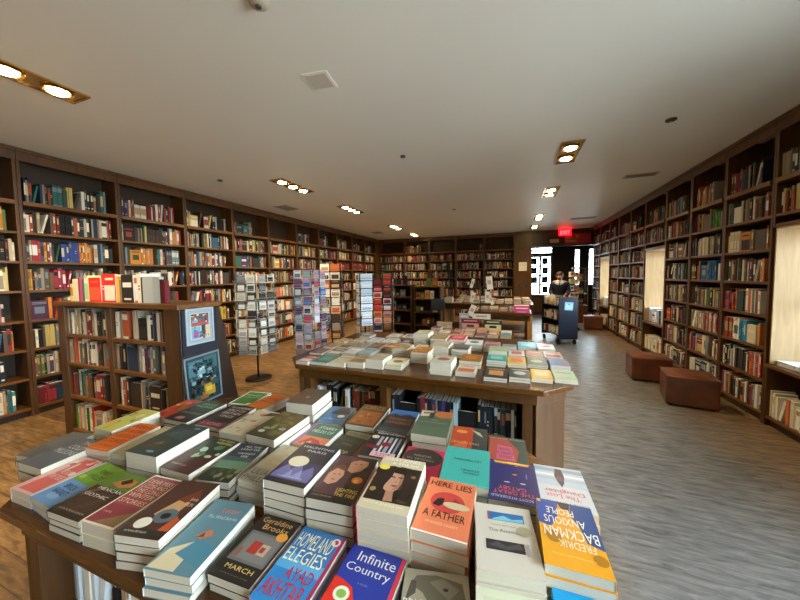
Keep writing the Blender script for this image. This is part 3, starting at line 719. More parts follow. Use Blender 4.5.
def blobs(seed, pal, n, u0=.05, u1=.95, v0=.05, v1=.95, s0=.05, s1=.2):
    r = random.Random(seed); out = []
    for _ in range(n):
        cx, cy = r.uniform(u0, u1), r.uniform(v0, v1); a = r.uniform(s0, s1); b = r.uniform(s0, s1)*.7
        k = r.randint(5, 8); ph = r.uniform(0, 6)
        pts = []
        for q in range(k):
            th = 2*PI*q/k+ph; rr = r.uniform(.7, 1.15)
            pts.append((min(.985, max(.015, cx+a*rr*math.cos(th))), min(.985, max(.015, cy+b*rr*math.sin(th)))))
        out.append(('p', pts, r.choice(pal)))
    return out
def lines(text_rows, u0, u1, v1, dv, col, fr=.75):
    return [(s, u0+(u1-u0)*(1-f)/2, u1-(u1-u0)*(1-f)/2, v1-dv*(i+1)+dv*(1-fr), v1-dv*i, col) for i, (s, f) in enumerate(text_rows)]
NEARSPEC = {
 'a_pink': dict(bg='E4B4A8', short='pale pink and coral book', art=[('p',[(.2,.05),(.95,.05),(.95,.95),(.35,.95)],'DE6A5E')]+blobs(1,['E8C8B8','D8504A','EAD8C8'],7), text=lines([('WE RUN',.7),('THE TIDES',.9)],.3,.95,.62,.14,'F2D8C8')),
 'b_bluegreen': dict(bg='6E9CC8', short='half blue half green book', art=[('r',0,1,.5,1,'7AA83A'),('r',0,.06,0,1,'D8DCD4'),('e',.22,.6,.1,.05,'B8C85A'),('e',.5,.15,.2,.06,'8CB4DC')], text=lines([('BRICK',.7),('BASKET',.85)],.2,.85,.42,.13,'22304A')+lines([('SUNNY',.6),('VALLEY',.8)],.25,.95,.86,.13,'22401E')),
 'c_mexican': dict(bg='3A2A22', short='dark gothic portrait book', art=[('r',0,1,.62,1,'5A7A2A'),('p',[(.3,.72),(.55,.9),(.85,.86),(.9,.72),(.6,.66)],'B8763A'),('p',[(.45,.78),(.6,.9),(.75,.82),(.6,.72)],'2A1A14'),('p',[(0,.45),(.55,.7),(.1,.35)],'6A4430'),('p',[(.3,.1),(.9,.6),(.7,.2)],'4A3226'),('r',0,1,0,.07,'1E1816')], text=[('MEXICAN',.2,.92,.55,.61,'E8E0D0'),('GOTHIC',.1,.8,.4,.46,'E8E0D0'),('SILVIA MORENO-GARCIA',.12,.88,.09,.12,'B8A888')]),
 'd_lying': dict(bg='EBDFC4', spine='E8E0D0', short='maroon book with a cream border', art=[('r',.05,.95,.03,.97,'8E3440'),('r',.08,.92,.36,.94,'9C4448'),('p',[(.3,.04),(.95,.04),(.95,.3)],'8A6A4A')], text=[('DEAR MISS',.12,.9,.82,.9,'EED2B0'),('LIZZIE AND',.12,.9,.72,.8,'EED2B0'),('THE LONG',.12,.9,.62,.7,'EED2B0'),('WINTER',.12,.9,.52,.6,'EED2B0'),('STORIES',.12,.9,.4,.48,'EED2B0'),('A NOVEL',.14,.4,.2,.23,'E8B8B8')]),
 'e_brown': dict(bg='4A2C22', spine='1E3A4A', short='brown book with a round white sticker', art=[('p',[(.3,.35),(.5,.62),(.8,.6),(.75,.35),(.5,.28)],'C89A6A'),('e',.6,.34,.24,.12,'5A6A70'),('e',.6,.34,.11,.05,'1E1A1C'),('p',[(.75,.1),(.98,.1),(.98,.3),(.85,.36)],'C0542A'),('p',[(.45,.62),(.75,.85),(.9,.7),(.7,.58)],'7A3A22'),('r',.02,.98,.01,.12,'22201E')], text=[('NATIONAL BESTSELLER',.1,.6,.06,.085,'E8E0D0'),('Brooks',.75,.93,.62,.68,'E8C8A8'),('RUN',.75,.93,.52,.58,'E8C8A8')], seal=(.3,.2,.17,'ECE4D0')),
 'f_bluegrey': dict(bg='5E8490', spine='C8D8E0', short='grey-blue book with pale running letters', art=[('p',[(.02,.02),(.6,.02),(.55,.4),(.1,.25)],'D8C8A0'),('p',[(.3,.2),(.95,.1),(.95,.35),(.5,.4)],'4A8498'),('p',[(.35,.45),(.6,.55),(.7,.48),(.5,.4)],'D0764A'),('p',[(.4,.42),(.5,.5),(.55,.44)],'2A4A5A')], text=[('Luster',.4,.85,.8,.88,'E07A6A'),('The Wind Stories',.2,.92,.7,.75,'C8D4D8')]),
 'g_march': dict(bg='1C1916', short='black book with an orange seal', art=[('r',.08,.95,.24,.7,'6E6C68'),('r',.14,.9,.28,.66,'7C7A76'),('r',.34,.56,.38,.56,'B8342A'),('r',.58,.78,.38,.54,'C8A890'),('r',.6,.7,.42,.5,'A03A2A'),('e',.2,.36,.05,.08,'8A5A4A')], text=[('Geraldine',.1,.88,.86,.95,'E6B06A'),('Brooks',.25,.88,.75,.84,'E6B06A'),('MARCH',.2,.85,.13,.19,'E8C878'),('A novel of war and a marriage',.2,.85,.06,.08,'8A8478')], seal=(.84,.7,.13,'E8A03A')),
 'h_home': dict(bg='2E86C8', short='bright blue book with tall white letters', spine='C03040', art=[('r',0,.93,.4,1,'3478B8'),('p',[(0,.4),(.93,.4),(.93,.55),(.5,.5),(.2,.62),(0,.5)],'5AA8D8'),('r',.93,1,0,1,'A82C4A'),('e',.85,.9,.09,.06,'F0E0DC'),('e',.85,.9,.05,.035,'C83A3A')], text=[('HOMELAND',.06,.86,.7,.92,'F4F0C8'),('ELEGIES',.04,.86,.5,.68,'F4F0C8'),('AYAD',.3,.86,.3,.45,'C82840'),('AKHTAR',.06,.86,.08,.27,'C82840')]),
 'i_infinite': dict(bg='2A3A9A', spine='E83A30', short='royal blue and red book with white lettering', art=[('p',[(0,0),(.55,0),(.5,.28),(.35,.45),(.15,.5),(0,.52)],'E23022'),('p',[(.5,.05),(.95,.05),(.95,.3),(.7,.32)],'E8A828'),('r',.93,1,0,1,'D83848'),('e',.24,.34,.13,.09,'F0ECD8'),('e',.24,.34,.08,.05,'8AB84A'),('p',[(.38,.2),(.46,.28),(.42,.28),(.5,.36),(.4,.26),(.44,.26)],'E8C030'),('e',.7,.14,.24,.11,'ECE8DC')], text=[('Infinite',.2,.88,.78,.92,'F0F0F4'),('Country',.08,.86,.6,.74,'F0F0F4'),('A NOVEL',.4,.58,.5,.525,'8A94C8')]),
 'j_brick': dict(bg='B4AC94', short='stone-coloured book with a grey elephant', art=[('p',[(.1,.8),(.2,.92),(.5,.95),(.9,.88),(.95,.65),(.8,.5),(.45,.55),(.3,.72)],'77715F'),('p',[(.4,.85),(.6,.92),(.85,.8),(.7,.66)],'938C78'),('p',[(.05,.6),(.12,.85),(.2,.85),(.2,.7)],'5A5446'),('e',.65,.78,.04,.02,'3A362C'),('r',0,1,0,.3,'A49C84')], text=[('BRICKMAKERS',.03,.97,.5,.63,'F2EFE4'),('selva almada',.3,.7,.36,.41,'F2EFE4')]),
 'kk_sage': dict(bg='DCDCC0', short='pale sage book at the table edge', art=[('r',.1,.9,.55,.9,'D0D4B4'),('e',.4,.5,.2,.1,'C0C8A0')], text=[('The Field Notes',.2,.8,.8,.86,'A8AC90')]),
 'k_anomaly': dict(bg='CEC3B2', spine='E8A090', short='beige book with two narrow pictures', art=[('r',.22,.86,.73,.87,'2E6AA8'),('p',[(.3,.75),(.5,.82),(.65,.77),(.84,.8),(.84,.74),(.3,.735)],'7AC0C8'),('r',.22,.27,.73,.87,'8A5A78'),('r',.17,.78,.28,.42,'2E2A2C'),('p',[(.2,.34),(.35,.4),(.5,.35),(.7,.41),(.76,.34),(.5,.3)],'504A4C'),('r',.8,.86,.26,.42,'B8A0A0')], text=[('A NOVEL BY HERVE LE TELLIER',.28,.7,.64,.66,'6A665E'),('The Anomaly',.22,.78,.53,.59,'5E7A6A')], seal=(.82,.6,.13,'A89A78')),
 'l_anx': dict(bg='E8A020', short='yellow and blue upside-down book', flip=1, art=[('p',[(0,0),(.38,0),(.42,.2),(.3,.4),(.25,.6),(0,.66)],'2A4A80'),('p',[(.6,0),(1,0),(1,.42),(.8,.46),(.66,.3)],'2E4E94'),('p',[(.38,0),(.62,0),(.56,.12),(.42,.14)],'2A2A34'),('r',.92,.99,.01,.06,'E8B83A'),('e',.12,.8,.11,.07,'B07418'),('e',.78,.6,.12,.09,'A8701C')], text=[('PEOPLE',.36,.84,.13,.24,'F4ECD8'),('ANXIOUS',.2,.9,.28,.4,'F4ECD8'),('BACKMAN',.05,.93,.45,.6,'F4ECD8'),('FREDRIK',.15,.72,.63,.73,'F4E0B0'),('A novel by the author of A Man',.2,.85,.82,.85,'F0D090')]),
 'm_divorce': dict(bg='16A2E2', short='cyan book at the table edge', art=[('r',0,1,.0,.2,'1090D0')], text=[('The',.4,.6,.86,.92,'104A8A'),('DIVORCE',.12,.95,.7,.83,'0C3A7A')]),
 'n_lost': dict(bg='C9C5C2', short='white upside-down book with a beach figure', flip=1, art=[('r',0,1,0,.5,'B4BCC4'),('r',0,1,.05,.14,'8E9AA6'),('r',0,1,.2,.26,'DCD8D0'),('r',0,1,.3,.36,'A8B0B8'),('p',[(.42,.06),(.55,.05),(.6,.25),(.55,.42),(.5,.52),(.44,.42),(.4,.25)],'2E2A3A'),('p',[(.44,.25),(.56,.25),(.58,.38),(.43,.38)],'5A3A4A')], text=[('Elena Ferrante',.12,.88,.86,.92,'5A6068'),('The Lost',.22,.85,.7,.79,'D04A5A'),('Daughter',.12,.88,.57,.68,'D04A5A')]),
 'o_gatsby': dict(bg='2C2A5E', short='indigo upside-down book', flip=1, art=[('p',[(.1,.02),(.9,.02),(.85,.1),(.6,.07),(.4,.12),(.15,.08)],'E8A828'),('r',.3,.6,.02,.05,'F0D060'),('r',0,1,.08,.11,'4A3A6A'),('e',.3,.55,.06,.012,'D0D0E0'),('e',.62,.56,.06,.012,'D0D0E0'),('e',.45,.35,.05,.015,'E8803A'),('r',.2,.22,.3,.42,'7A8AC8')], text=[('F. SCOTT FITZGERALD',.06,.94,.88,.93,'D8D4E4'),('THE GREAT',.1,.9,.76,.84,'E0605A'),('GATSBY',.25,.8,.66,.74,'E0605A')]),
 'p_here': dict(bg='E07A52', spine='F0E8E0', short='orange book with a red disc', art=[('e',.5,.56,.34,.19,'C8423A'),('p',[(.22,.48),(.3,.6),(.42,.62),(.44,.52),(.36,.46)],'221E22'),('p',[(.55,.52),(.62,.66),(.75,.6),(.66,.5)],'9A2E2C'),('e',.68,.52,.26,.06,'C8B890'),('r',0,1,0,.02,'F0E8E0')], text=[('HERE LIES',.06,.92,.83,.94,'36241E'),('A FATHER',.1,.9,.26,.38,'36241E'),('MCKENZIE CASSIDY',.2,.8,.16,.2,'F0C0A0')]),
 'q_teal': dict(bg='3FA79A', short='teal upside-down hardback', flip=1, art=[('r',.9,.91,0,1,'5AB8AC'),('r',0,1,.97,1,'54B4A8')], text=[('LETTERMAN',.18,.78,.34,.4,'1E3A3A'),('ANNUAL',.2,.55,.7,.75,'1E3A3A'),('STORIES',.2,.6,.62,.67,'1E3A3A')]),
 'r_daisy': dict(bg='D8C8A4', spine='E83A5A', short='cream book with a dark-haired portrait', art=[('r',.04,.98,.14,.8,'33261C')]+blobs(21,['221812','4A3826','5A4630','2A1E16'],16,.06,.96,.18,.78,.06,.16)+[('p',[(.34,.34),(.33,.5),(.36,.62),(.46,.7),(.58,.7),(.66,.62),(.67,.48),(.62,.36),(.54,.29),(.44,.29)],'C49478'),('p',[(.5,.31),(.62,.37),(.67,.48),(.66,.62),(.6,.66),(.6,.45)],'A87860'),('p',[(.42,.31),(.57,.31),(.62,.15),(.44,.14)],'B08064'),('p',[(.12,.14),(.04,.5),(.15,.76),(.4,.8),(.42,.6),(.34,.4),(.3,.2)],'2A1C16'),('p',[(.5,.8),(.85,.78),(.95,.5),(.85,.18),(.72,.2),(.7,.5),(.66,.68)],'30211A'),('p',[(.36,.66),(.7,.64),(.66,.76),(.4,.78)],'22160F'),('e',.54,.41,.07,.018,'A8403C'),('e',.45,.57,.05,.012,'4A2E26'),('e',.6,.57,.05,.012,'4A2E26'),('p',[(.52,.46),(.56,.46),(.55,.55)],'B07A62'),('e',.15,.3,.06,.04,'A08048'),('e',.86,.62,.05,.03,'8A6A3A')], text=[('DAISY JONES',.1,.9,.88,.97,'F4EEDC'),('& THE SIX',.3,.9,.82,.865,'F4EEDC'),('TAYLOR JENKINS REID',.1,.9,.05,.1,'F0E8D0')], seal=(.16,.74,.12,'E8D058')),
 's_faces': dict(bg='241C1A', spine='8A8478', short='dark book with two faces and glowing letters', art=[('r',.02,.6,.12,.98,'5A3A3E'),('p',[(.45,.64),(.42,.84),(.55,.95),(.8,.95),(.85,.82),(.75,.66),(.58,.6)],'C08868'),('p',[(.42,.86),(.55,.98),(.85,.98),(.85,.9),(.6,.92)],'4A2E20'),('p',[(.1,.34),(.08,.56),(.2,.68),(.38,.68),(.44,.52),(.38,.36),(.24,.3)],'D09A80'),('p',[(.06,.5),(.12,.7),(.3,.76),(.44,.66),(.4,.62),(.2,.66)],'7A4A2E'),('e',.22,.52,.03,.01,'3A2420'),('e',.34,.53,.03,.01,'3A2420'),('e',.27,.41,.05,.012,'A04038'),('e',.55,.81,.03,.01,'3A2420'),('e',.68,.82,.03,.01,'3A2420'),('p',[(.6,.4),(.75,.62),(.98,.7),(.98,.3),(.8,.25)],'3E2A18'),('e',.8,.46,.12,.07,'D87A28'),('e',.78,.44,.06,.04,'F0A848')], text=[('LIGHTING',.5,.95,.19,.26,'E8C860'),('THE FIRE',.5,.95,.11,.17,'E8C860'),('A NOVEL OF THE WAR YEARS',.06,.5,.06,.085,'B8A890')]),
 't_paris': dict(bg='1E2436', short='navy book with a white oval sticker', spine='D8DCE0', art=[('r',.05,.95,.04,.5,'2E3258'),('p',[(.05,.2),(.2,.42),(.35,.3),(.5,.46),(.65,.3),(.8,.44),(.95,.25),(.95,.1),(.05,.1)],'6A6AA0'),('p',[(.3,.12),(.4,.3),(.5,.16),(.62,.32),(.75,.14)],'8E92C4'),('r',.0,1,0,.08,'161822')], text=[('HAUNTING',.1,.92,.86,.92,'D8D8E0'),('PARIS',.3,.8,.76,.82,'D8D8E0'),('mamta chaudhry',.2,.8,.12,.16,'C8CCDC')], seal=(.35,.5,.24,'E4DCC0')),
 'u_lilia': dict(bg='A9A698', short='pale grey book with big grey lettering', art=[('r',.0,1,.34,1,'BCB59C')]+blobs(8,['C8C0A4','B0A88C'],5,.1,.9,.4,.95), text=[('LILIAN',.12,.82,.18,.3,'4A4C52'),('PHILLIPS',.06,.95,.03,.14,'4A4C52'),('2020',.5,.8,.7,.76,'8A8470')]),
 'v_light': dict(bg='27303A', short='dark book with a coastal town', spine='E0DCD0', art=[('p',[(0,.3),(1,.3),(1,.55),(0,.62)],'6A8E6E'),('p',[(0,.5),(1,.5),(1,.6),(0,.62)],'3E5A5E'),('r',0,1,.02,.3,'2A3426')]+blobs(3,['5E6A44','1C2420','8A8A60','44543A'],10,.05,.95,.04,.28,.04,.12), text=[('ALL THE',.3,.85,.88,.93,'D8DCD8'),('LIGHT WE',.25,.9,.8,.85,'D8DCD8'),('CANNOT',.3,.88,.68,.73,'D8DCD8'),('SEE',.5,.75,.6,.65,'D8DCD8')]),
 'w_plant': dict(bg='4A2420', short='maroon and green book with a pale plant', art=[('r',.0,1,.55,1,'26322A')]+blobs(4,['8AB08A','6A9470','A8C8A0','4E7A56'],9,.3,.95,.4,.75,.06,.16), text=[('THE SEED',.3,.9,.9,.95,'D8C870'),('KEEPERS',.4,.95,.82,.87,'D8C870'),('DIANE WILSON',.1,.6,.13,.17,'D8A898')]),
 'x_thick': dict(bg='35403C', spine='2A3430', short='thick grey-green book', art=[('p',[(.1,.15),(.35,.4),(.7,.45),(.5,.2)],'4E4630'),('p',[(.3,.3),(.5,.42),(.55,.32)],'8A6A34'),('e',.75,.9,.1,.03,'5A9AA0'),('e',.6,.1,.12,.03,'7A9AA4'),('p',[(.2,.6),(.8,.5),(.9,.8),(.3,.85)],'40504C')], text=[('THE MIRROR',.2,.6,.66,.7,'6A8488'),('& LIGHT',.2,.5,.58,.62,'6A8488')]),
 'y_cream': dict(bg='B8AC80', short='straw-coloured book', art=[('r',.1,.9,.5,.9,'C8BE94'),('p',[(.3,.5),(.7,.7),(.6,.9)],'4A3C28')], text=[('Hamlet',.3,.8,.6,.67,'6A5A38')]),
 'z_orange': dict(bg='E06A1E', spine='C85030', short='orange book with black lettering', art=[('r',.06,.94,.04,.06,'F09040')], text=[('INTERIOR',.08,.92,.8,.92,'4A2008'),('CHINATOWN',.08,.92,.62,.74,'4A2008'),('A BOOK OF',.08,.92,.44,.56,'4A2008'),('STORIES',.08,.92,.26,.38,'4A2008'),('charles yu',.2,.8,.12,.18,'4A2008')]),
 '1_grey': dict(bg='66686A', short='slate grey book with white lettering', art=[('r',.05,.2,.0,.3,'707274')], text=[('THE',.5,.85,.8,.9,'D8DAD8'),('COLD',.35,.9,.62,.75,'D8DAD8'),('MILLIONS',.2,.95,.45,.58,'D8DAD8')]),
 'ab_grey': dict(bg='6E6E68', short='plain grey book behind', art=[('r',.1,.9,.4,.8,'74746E')]),
 'aa_yellow': dict(bg='C8C468', spine='A01838', short='yellow-green floral book over a magenta one', art=blobs(5,['A8A83A','E0DC9A','7A8A2A','D8B04A'],9)),
 'ac_red': dict(bg='B8442A', short='red and green patterned book', art=blobs(6,['D8803A','6A8A3A','E8C070','8A2A1E'],9)),
 'ad': dict(bg='22251F', short='black-green book with pale green lettering', art=[('r',0,1,.5,1,'1E3A28'),('e',.45,.14,.2,.08,'8A5A50'),('e',.45,.14,.12,.045,'B07A6A')], text=[('GENTLE',.2,.85,.78,.86,'A8D8A0'),('WILDNESS',.1,.9,.66,.74,'A8D8A0'),('CROSSINGS',.1,.9,.34,.4,'B8B098')]),
 'ae': dict(bg='2B211E', short='black book with white and pink lettering', art=[('r',0,1,0,.2,'6A3038')], text=[('THE VANISHING',.1,.95,.84,.93,'D8CCC0'),('HALF OF',.2,.9,.7,.79,'D8CCC0'),('BRITAIN',.2,.9,.56,.65,'D8CCC0'),('ONCE',.3,.8,.42,.51,'D8CCC0'),('A NOVEL',.1,.9,.06,.16,'D88A88')]),
 'af': dict(bg='BFB496', spine='A02A34', short='cream floral book', art=blobs(7,['C86A50','A8A080','D8D0B8','B8907A'],10,.1,.9,.1,.9,.04,.12)+[('p',[(.5,.75),(.9,.85),(.95,.95),(.6,.92)],'2A2620')], text=[('Here There',.1,.6,.5,.55,'7A4A3A')]),
 'ag_olive': dict(bg='38341F', spine='4A2E6A', short='olive book with a purple spine', art=blobs(9,['5A5A2E','2A2818','6E6838','8A8A5A'],10)+[('e',.3,.18,.1,.05,'B8B8A8'),('e',.8,.35,.12,.05,'9AA090')], text=[('THE',.45,.7,.72,.8,'8A7A38'),('PULL OF THE',.2,.85,.56,.66,'8A7A38'),('STARS',.35,.8,.42,.52,'8A7A38')]),
 'ah_green': dict(bg='DCE0D0', short='green book with a white border', art=[('r',.08,.92,.06,.94,'3E7A34'),('r',.08,.92,.5,.6,'6A9A50'),('e',.8,.1,.1,.06,'E8E0A8')], text=[('PERMANENT',.15,.85,.65,.75,'D8E8C8')]),
 'ai_orange': dict(bg='C8691E', short='askew orange book', art=[('r',.1,.9,.42,.46,'8A3A10')], text=[('THE NIGHTFIRE',.15,.85,.6,.7,'7A300C')]),
 'aj_thick': dict(bg='38302A', spine='2E2A26', short='thick dark book with a hand', art=[('p',[(.25,.35),(.5,.5),(.62,.44),(.45,.32)],'B07A58'),('p',[(.05,.1),(.5,.3),(.4,.6),(.05,.5)],'54301E'),('r',.55,1,0,1,'3A3A34')], text=[('SHUGGIE BAIN',.1,.6,.75,.82,'5A5048')]),
 'ak_blue': dict(bg='3A6894', short='blue book with a dark hill and a white sticker', art=[('p',[(.2,.55),(.4,.9),(.75,.95),(.95,.6),(.6,.5)],'1E2A3A'),('r',0,1,.0,.2,'4A7AA8'),('r',0,1,.22,.26,'5E8AB4')], text=[('WINTER SEA',.1,.7,.1,.18,'2A4A78')], seal=(.7,.42,.14,'D8DCD8')),
 'al_craw': dict(bg='3E6E64', spine='8A5AA0', short='green and coral book with white lettering', art=[('r',0,1,0,.42,'D87A54'),('p',[(.2,.1),(.4,.36),(.7,.3),(.9,.12)],'B8343A'),('r',0,.12,0,1,'A06A94'),('p',[(.3,.05),(.5,.25),(.6,.1)],'E8A070')], text=[('STARRY',.3,.9,.78,.9,'D8E8C8'),('FIELDS OF',.2,.9,.6,.72,'D8E8C8'),('KANSAS',.3,.8,.06,.16,'E8C0A0')]),
 'am_circe': dict(bg='3A2010', short='black and copper book', art=[('r',.08,.92,.06,.66,'8A4A18')]+blobs(11,['A85A1E','6A3210','B86A28'],9,.15,.85,.12,.6,.05,.12), text=[('CIRCE',.15,.9,.76,.92,'A8743A')]),
 'an': dict(bg='26303A', short='dark blue book with copper lettering', art=[('r',0,1,.66,1,'2E6AB0'),('p',[(0,.66),(1,.66),(1,.72),(.7,.82),(.4,.74),(.2,.8),(0,.72)],'22262C'),('r',0,1,0,.16,'3A4A5A')], text=[('THE BOOK OF',.1,.92,.5,.6,'C0764A'),('LONGINGS',.1,.92,.34,.45,'C0764A')]),
 'ao_green': dict(bg='4E5E48', short='grey-green upside-down book with a cup', flip=1, art=[('r',0,1,.68,1,'55644E'),('p',[(0,0),(.45,0),(.6,.2),(.3,.3),(0,.25)],'B0643A'),('p',[(.6,.02),(.98,.05),(.96,.3),(.7,.26)],'D0C4B0'),('p',[(.68,.08),(.92,.1),(.9,.18),(.72,.16)],'8A4A2A'),('r',.55,.7,.1,.35,'2A2E28')], text=[('Julia Alvarez Afterlife',.1,.9,.5,.53,'C8CCB8'),('A NOVEL',.4,.6,.4,.43,'C8CCB8')]),
 'ap': dict(bg='28302A', short='small dark green book with a straw band', art=[('r',0,1,.78,1,'8A8460'),('r',0,1,.55,.62,'3A4432')], text=[('NORMAL PEOPLE',.1,.9,.83,.93,'4A4830'),('A NOVEL',.3,.7,.4,.46,'8A9478'),('STOP',.3,.8,.08,.2,'C8C0A0')]),
 'aq': dict(bg='1A1A1E', spine='D82A2A', short='black, white and red striped book', art=[('r',.3,.38,.1,.8,'B0BCC8'),('r',.44,.5,.1,.8,'D8DCE0'),('r',.56,.66,.1,.8,'98A8B8'),('r',.72,.78,.1,.8,'D8DCE0'),('r',.84,.9,.1,.8,'8A98A8'),('e',.55,.5,.16,.08,'8A1E22'),('r',.05,.4,.3,.42,'7A1E2A'),('r',.3,.95,.03,.2,'E0B0B8')], text=[('BEIJING PAYBACK',.12,.95,.86,.96,'E8E8E8'),('LIST',.45,.85,.06,.16,'C82A34')], seal=(.14,.74,.11,'E8DCC0')),
 'ar_pink': dict(bg='D8365E', short='hot pink upside-down book with a brown disc', flip=1, art=[('e',.5,.26,.5,.25,'463A32')], text=[('TO',.75,.9,.3,.35,'C8B8A8'),('TONGUES',.2,.7,.3,.36,'C8B8A8'),('WOMAN',.3,.75,.2,.26,'C8B8A8')]),
 'at_red': dict(bg='B04028', short='red-orange book with a dark side panel', art=[('r',.62,1,0,1,'3A3E3A'),('e',.3,.76,.16,.07,'D8943A'),('p',[(.55,.9),(.75,.7),(.9,.6),(.8,.8)],'C0B890'),('p',[(.1,.1),(.5,.1),(.45,.4)],'C8603A')], text=[('DEACON',.08,.5,.24,.34,'E8B060'),('KING',.55,.8,.24,.32,'D89A70')]),
 'au': dict(bg='3E4A44', short='grey-green and coral book', art=[('p',[(0,0),(.05,.9),(.5,.95),(.8,.5),(.7,0)],'A84A3A'),('p',[(.2,.1),(.25,.65),(.62,.6),(.68,.1)],'C86078')], text=[('TROPIC',.25,.6,.44,.54,'3A1A3A'),('OF VIOLENCE',.22,.64,.3,.4,'3A1A3A'),('STORIES',.28,.6,.16,.26,'3A1A3A'),('NATHACHA APPANAH',.05,.95,.9,.94,'D8C8B0')]),
}
NLAB = {
 'a_pink':'coral and pale pink paperback at the table\'s left front corner','b_bluegreen':'paperback half sky blue, half leaf green, right of the coral one','c_mexican':'dark paperback with MEXICAN GOTHIC in white letters','d_lying':'maroon paperback with cream border and rows of cream lettering',
 'e_brown':'brown paperback with round white sticker, askew on its stack','f_bluegrey':'grey-blue paperback with coral lettering, left of the black MARCH book','g_march':'black paperback lettered MARCH with orange seal','h_home':'bright blue paperback with tall pale letters HOMELAND ELEGIES',
 'i_infinite':'royal blue and red paperback titled Infinite Country','j_brick':'stone-coloured paperback with grey elephant, lettered BRICKMAKERS','k_anomaly':'beige paperback with two narrow pictures titled The Anomaly','kk_sage':'pale sage paperback at the front edge below the beige one','l_anx':'yellow and blue paperback lying upside down with big white lettering',
 'm_divorce':'cyan paperback at the bottom right of the front table','n_lost':'white and grey paperback upside down at the table\'s right edge','o_gatsby':'indigo paperback lying upside down with coral title','p_here':'orange paperback lettered HERE LIES A FATHER with red disc','q_teal':'plain teal hardback lying upside down behind the orange paperback',
 'r_daisy':'cream paperback with portrait of a dark-haired woman','s_faces':'dark paperback with two faces and yellow letters','t_paris':'navy paperback with white oval sticker, lettered HAUNTING PARIS','u_lilia':'pale grey paperback with large dark grey lettering','v_light':'dark paperback with coastal town, lettered ALL THE LIGHT',
 'w_plant':'maroon and dark green paperback with a pale green plant','x_thick':'thick grey-green book with bright white page edge','y_cream':'straw-coloured paperback between the thick grey-green and orange books','z_orange':'bright orange paperback covered in black lettering','1_grey':'slate grey book with white lettering at the table\'s left edge','ab_grey':'plain grey book behind the slate grey one',
 'aa_yellow':'yellow-green floral paperback at the far left of the table','ac_red':'red and green patterned paperback beside the floral yellow one','ad':'black and dark green paperback with pale green lettering, table back left','ae':'black paperback with four lines of white lettering, back left','af':'cream floral paperback in front of the askew orange one','ag_olive':'olive paperback with purple spine lying on a stack',
 'ah_green':'green paperback with white border at the table\'s back edge','ai_orange':'small orange paperback lying askew at the back edge','aj_thick':'thick dark hardback with a hand on its cover','ak_blue':'blue paperback with white round sticker at the back edge','al_craw':'green and coral paperback with pale green title','am_circe':'black and copper paperback lettered CIRCE','an':'dark blue paperback with copper title at the back edge',
 'ao_green':'grey-green hardback with a cup on it, upside down','ap':'small dark green paperback with straw-coloured band','aq':'black and white striped paperback with red spine','ar_pink':'hot pink book with big brown disc, upside down','at_red':'red-orange paperback with dark side panel at the back edge','au':'grey-green and coral paperback at the back right corner'}
rs = random.Random(3)
for k, (x, y, z, w, l, a, n) in NEAR.items():
    stack(x, y, TZ, z, w, l, a, n, NEARSPEC[k], NLAB[k]+', front table', 'books stacked on the front table', r=rs)

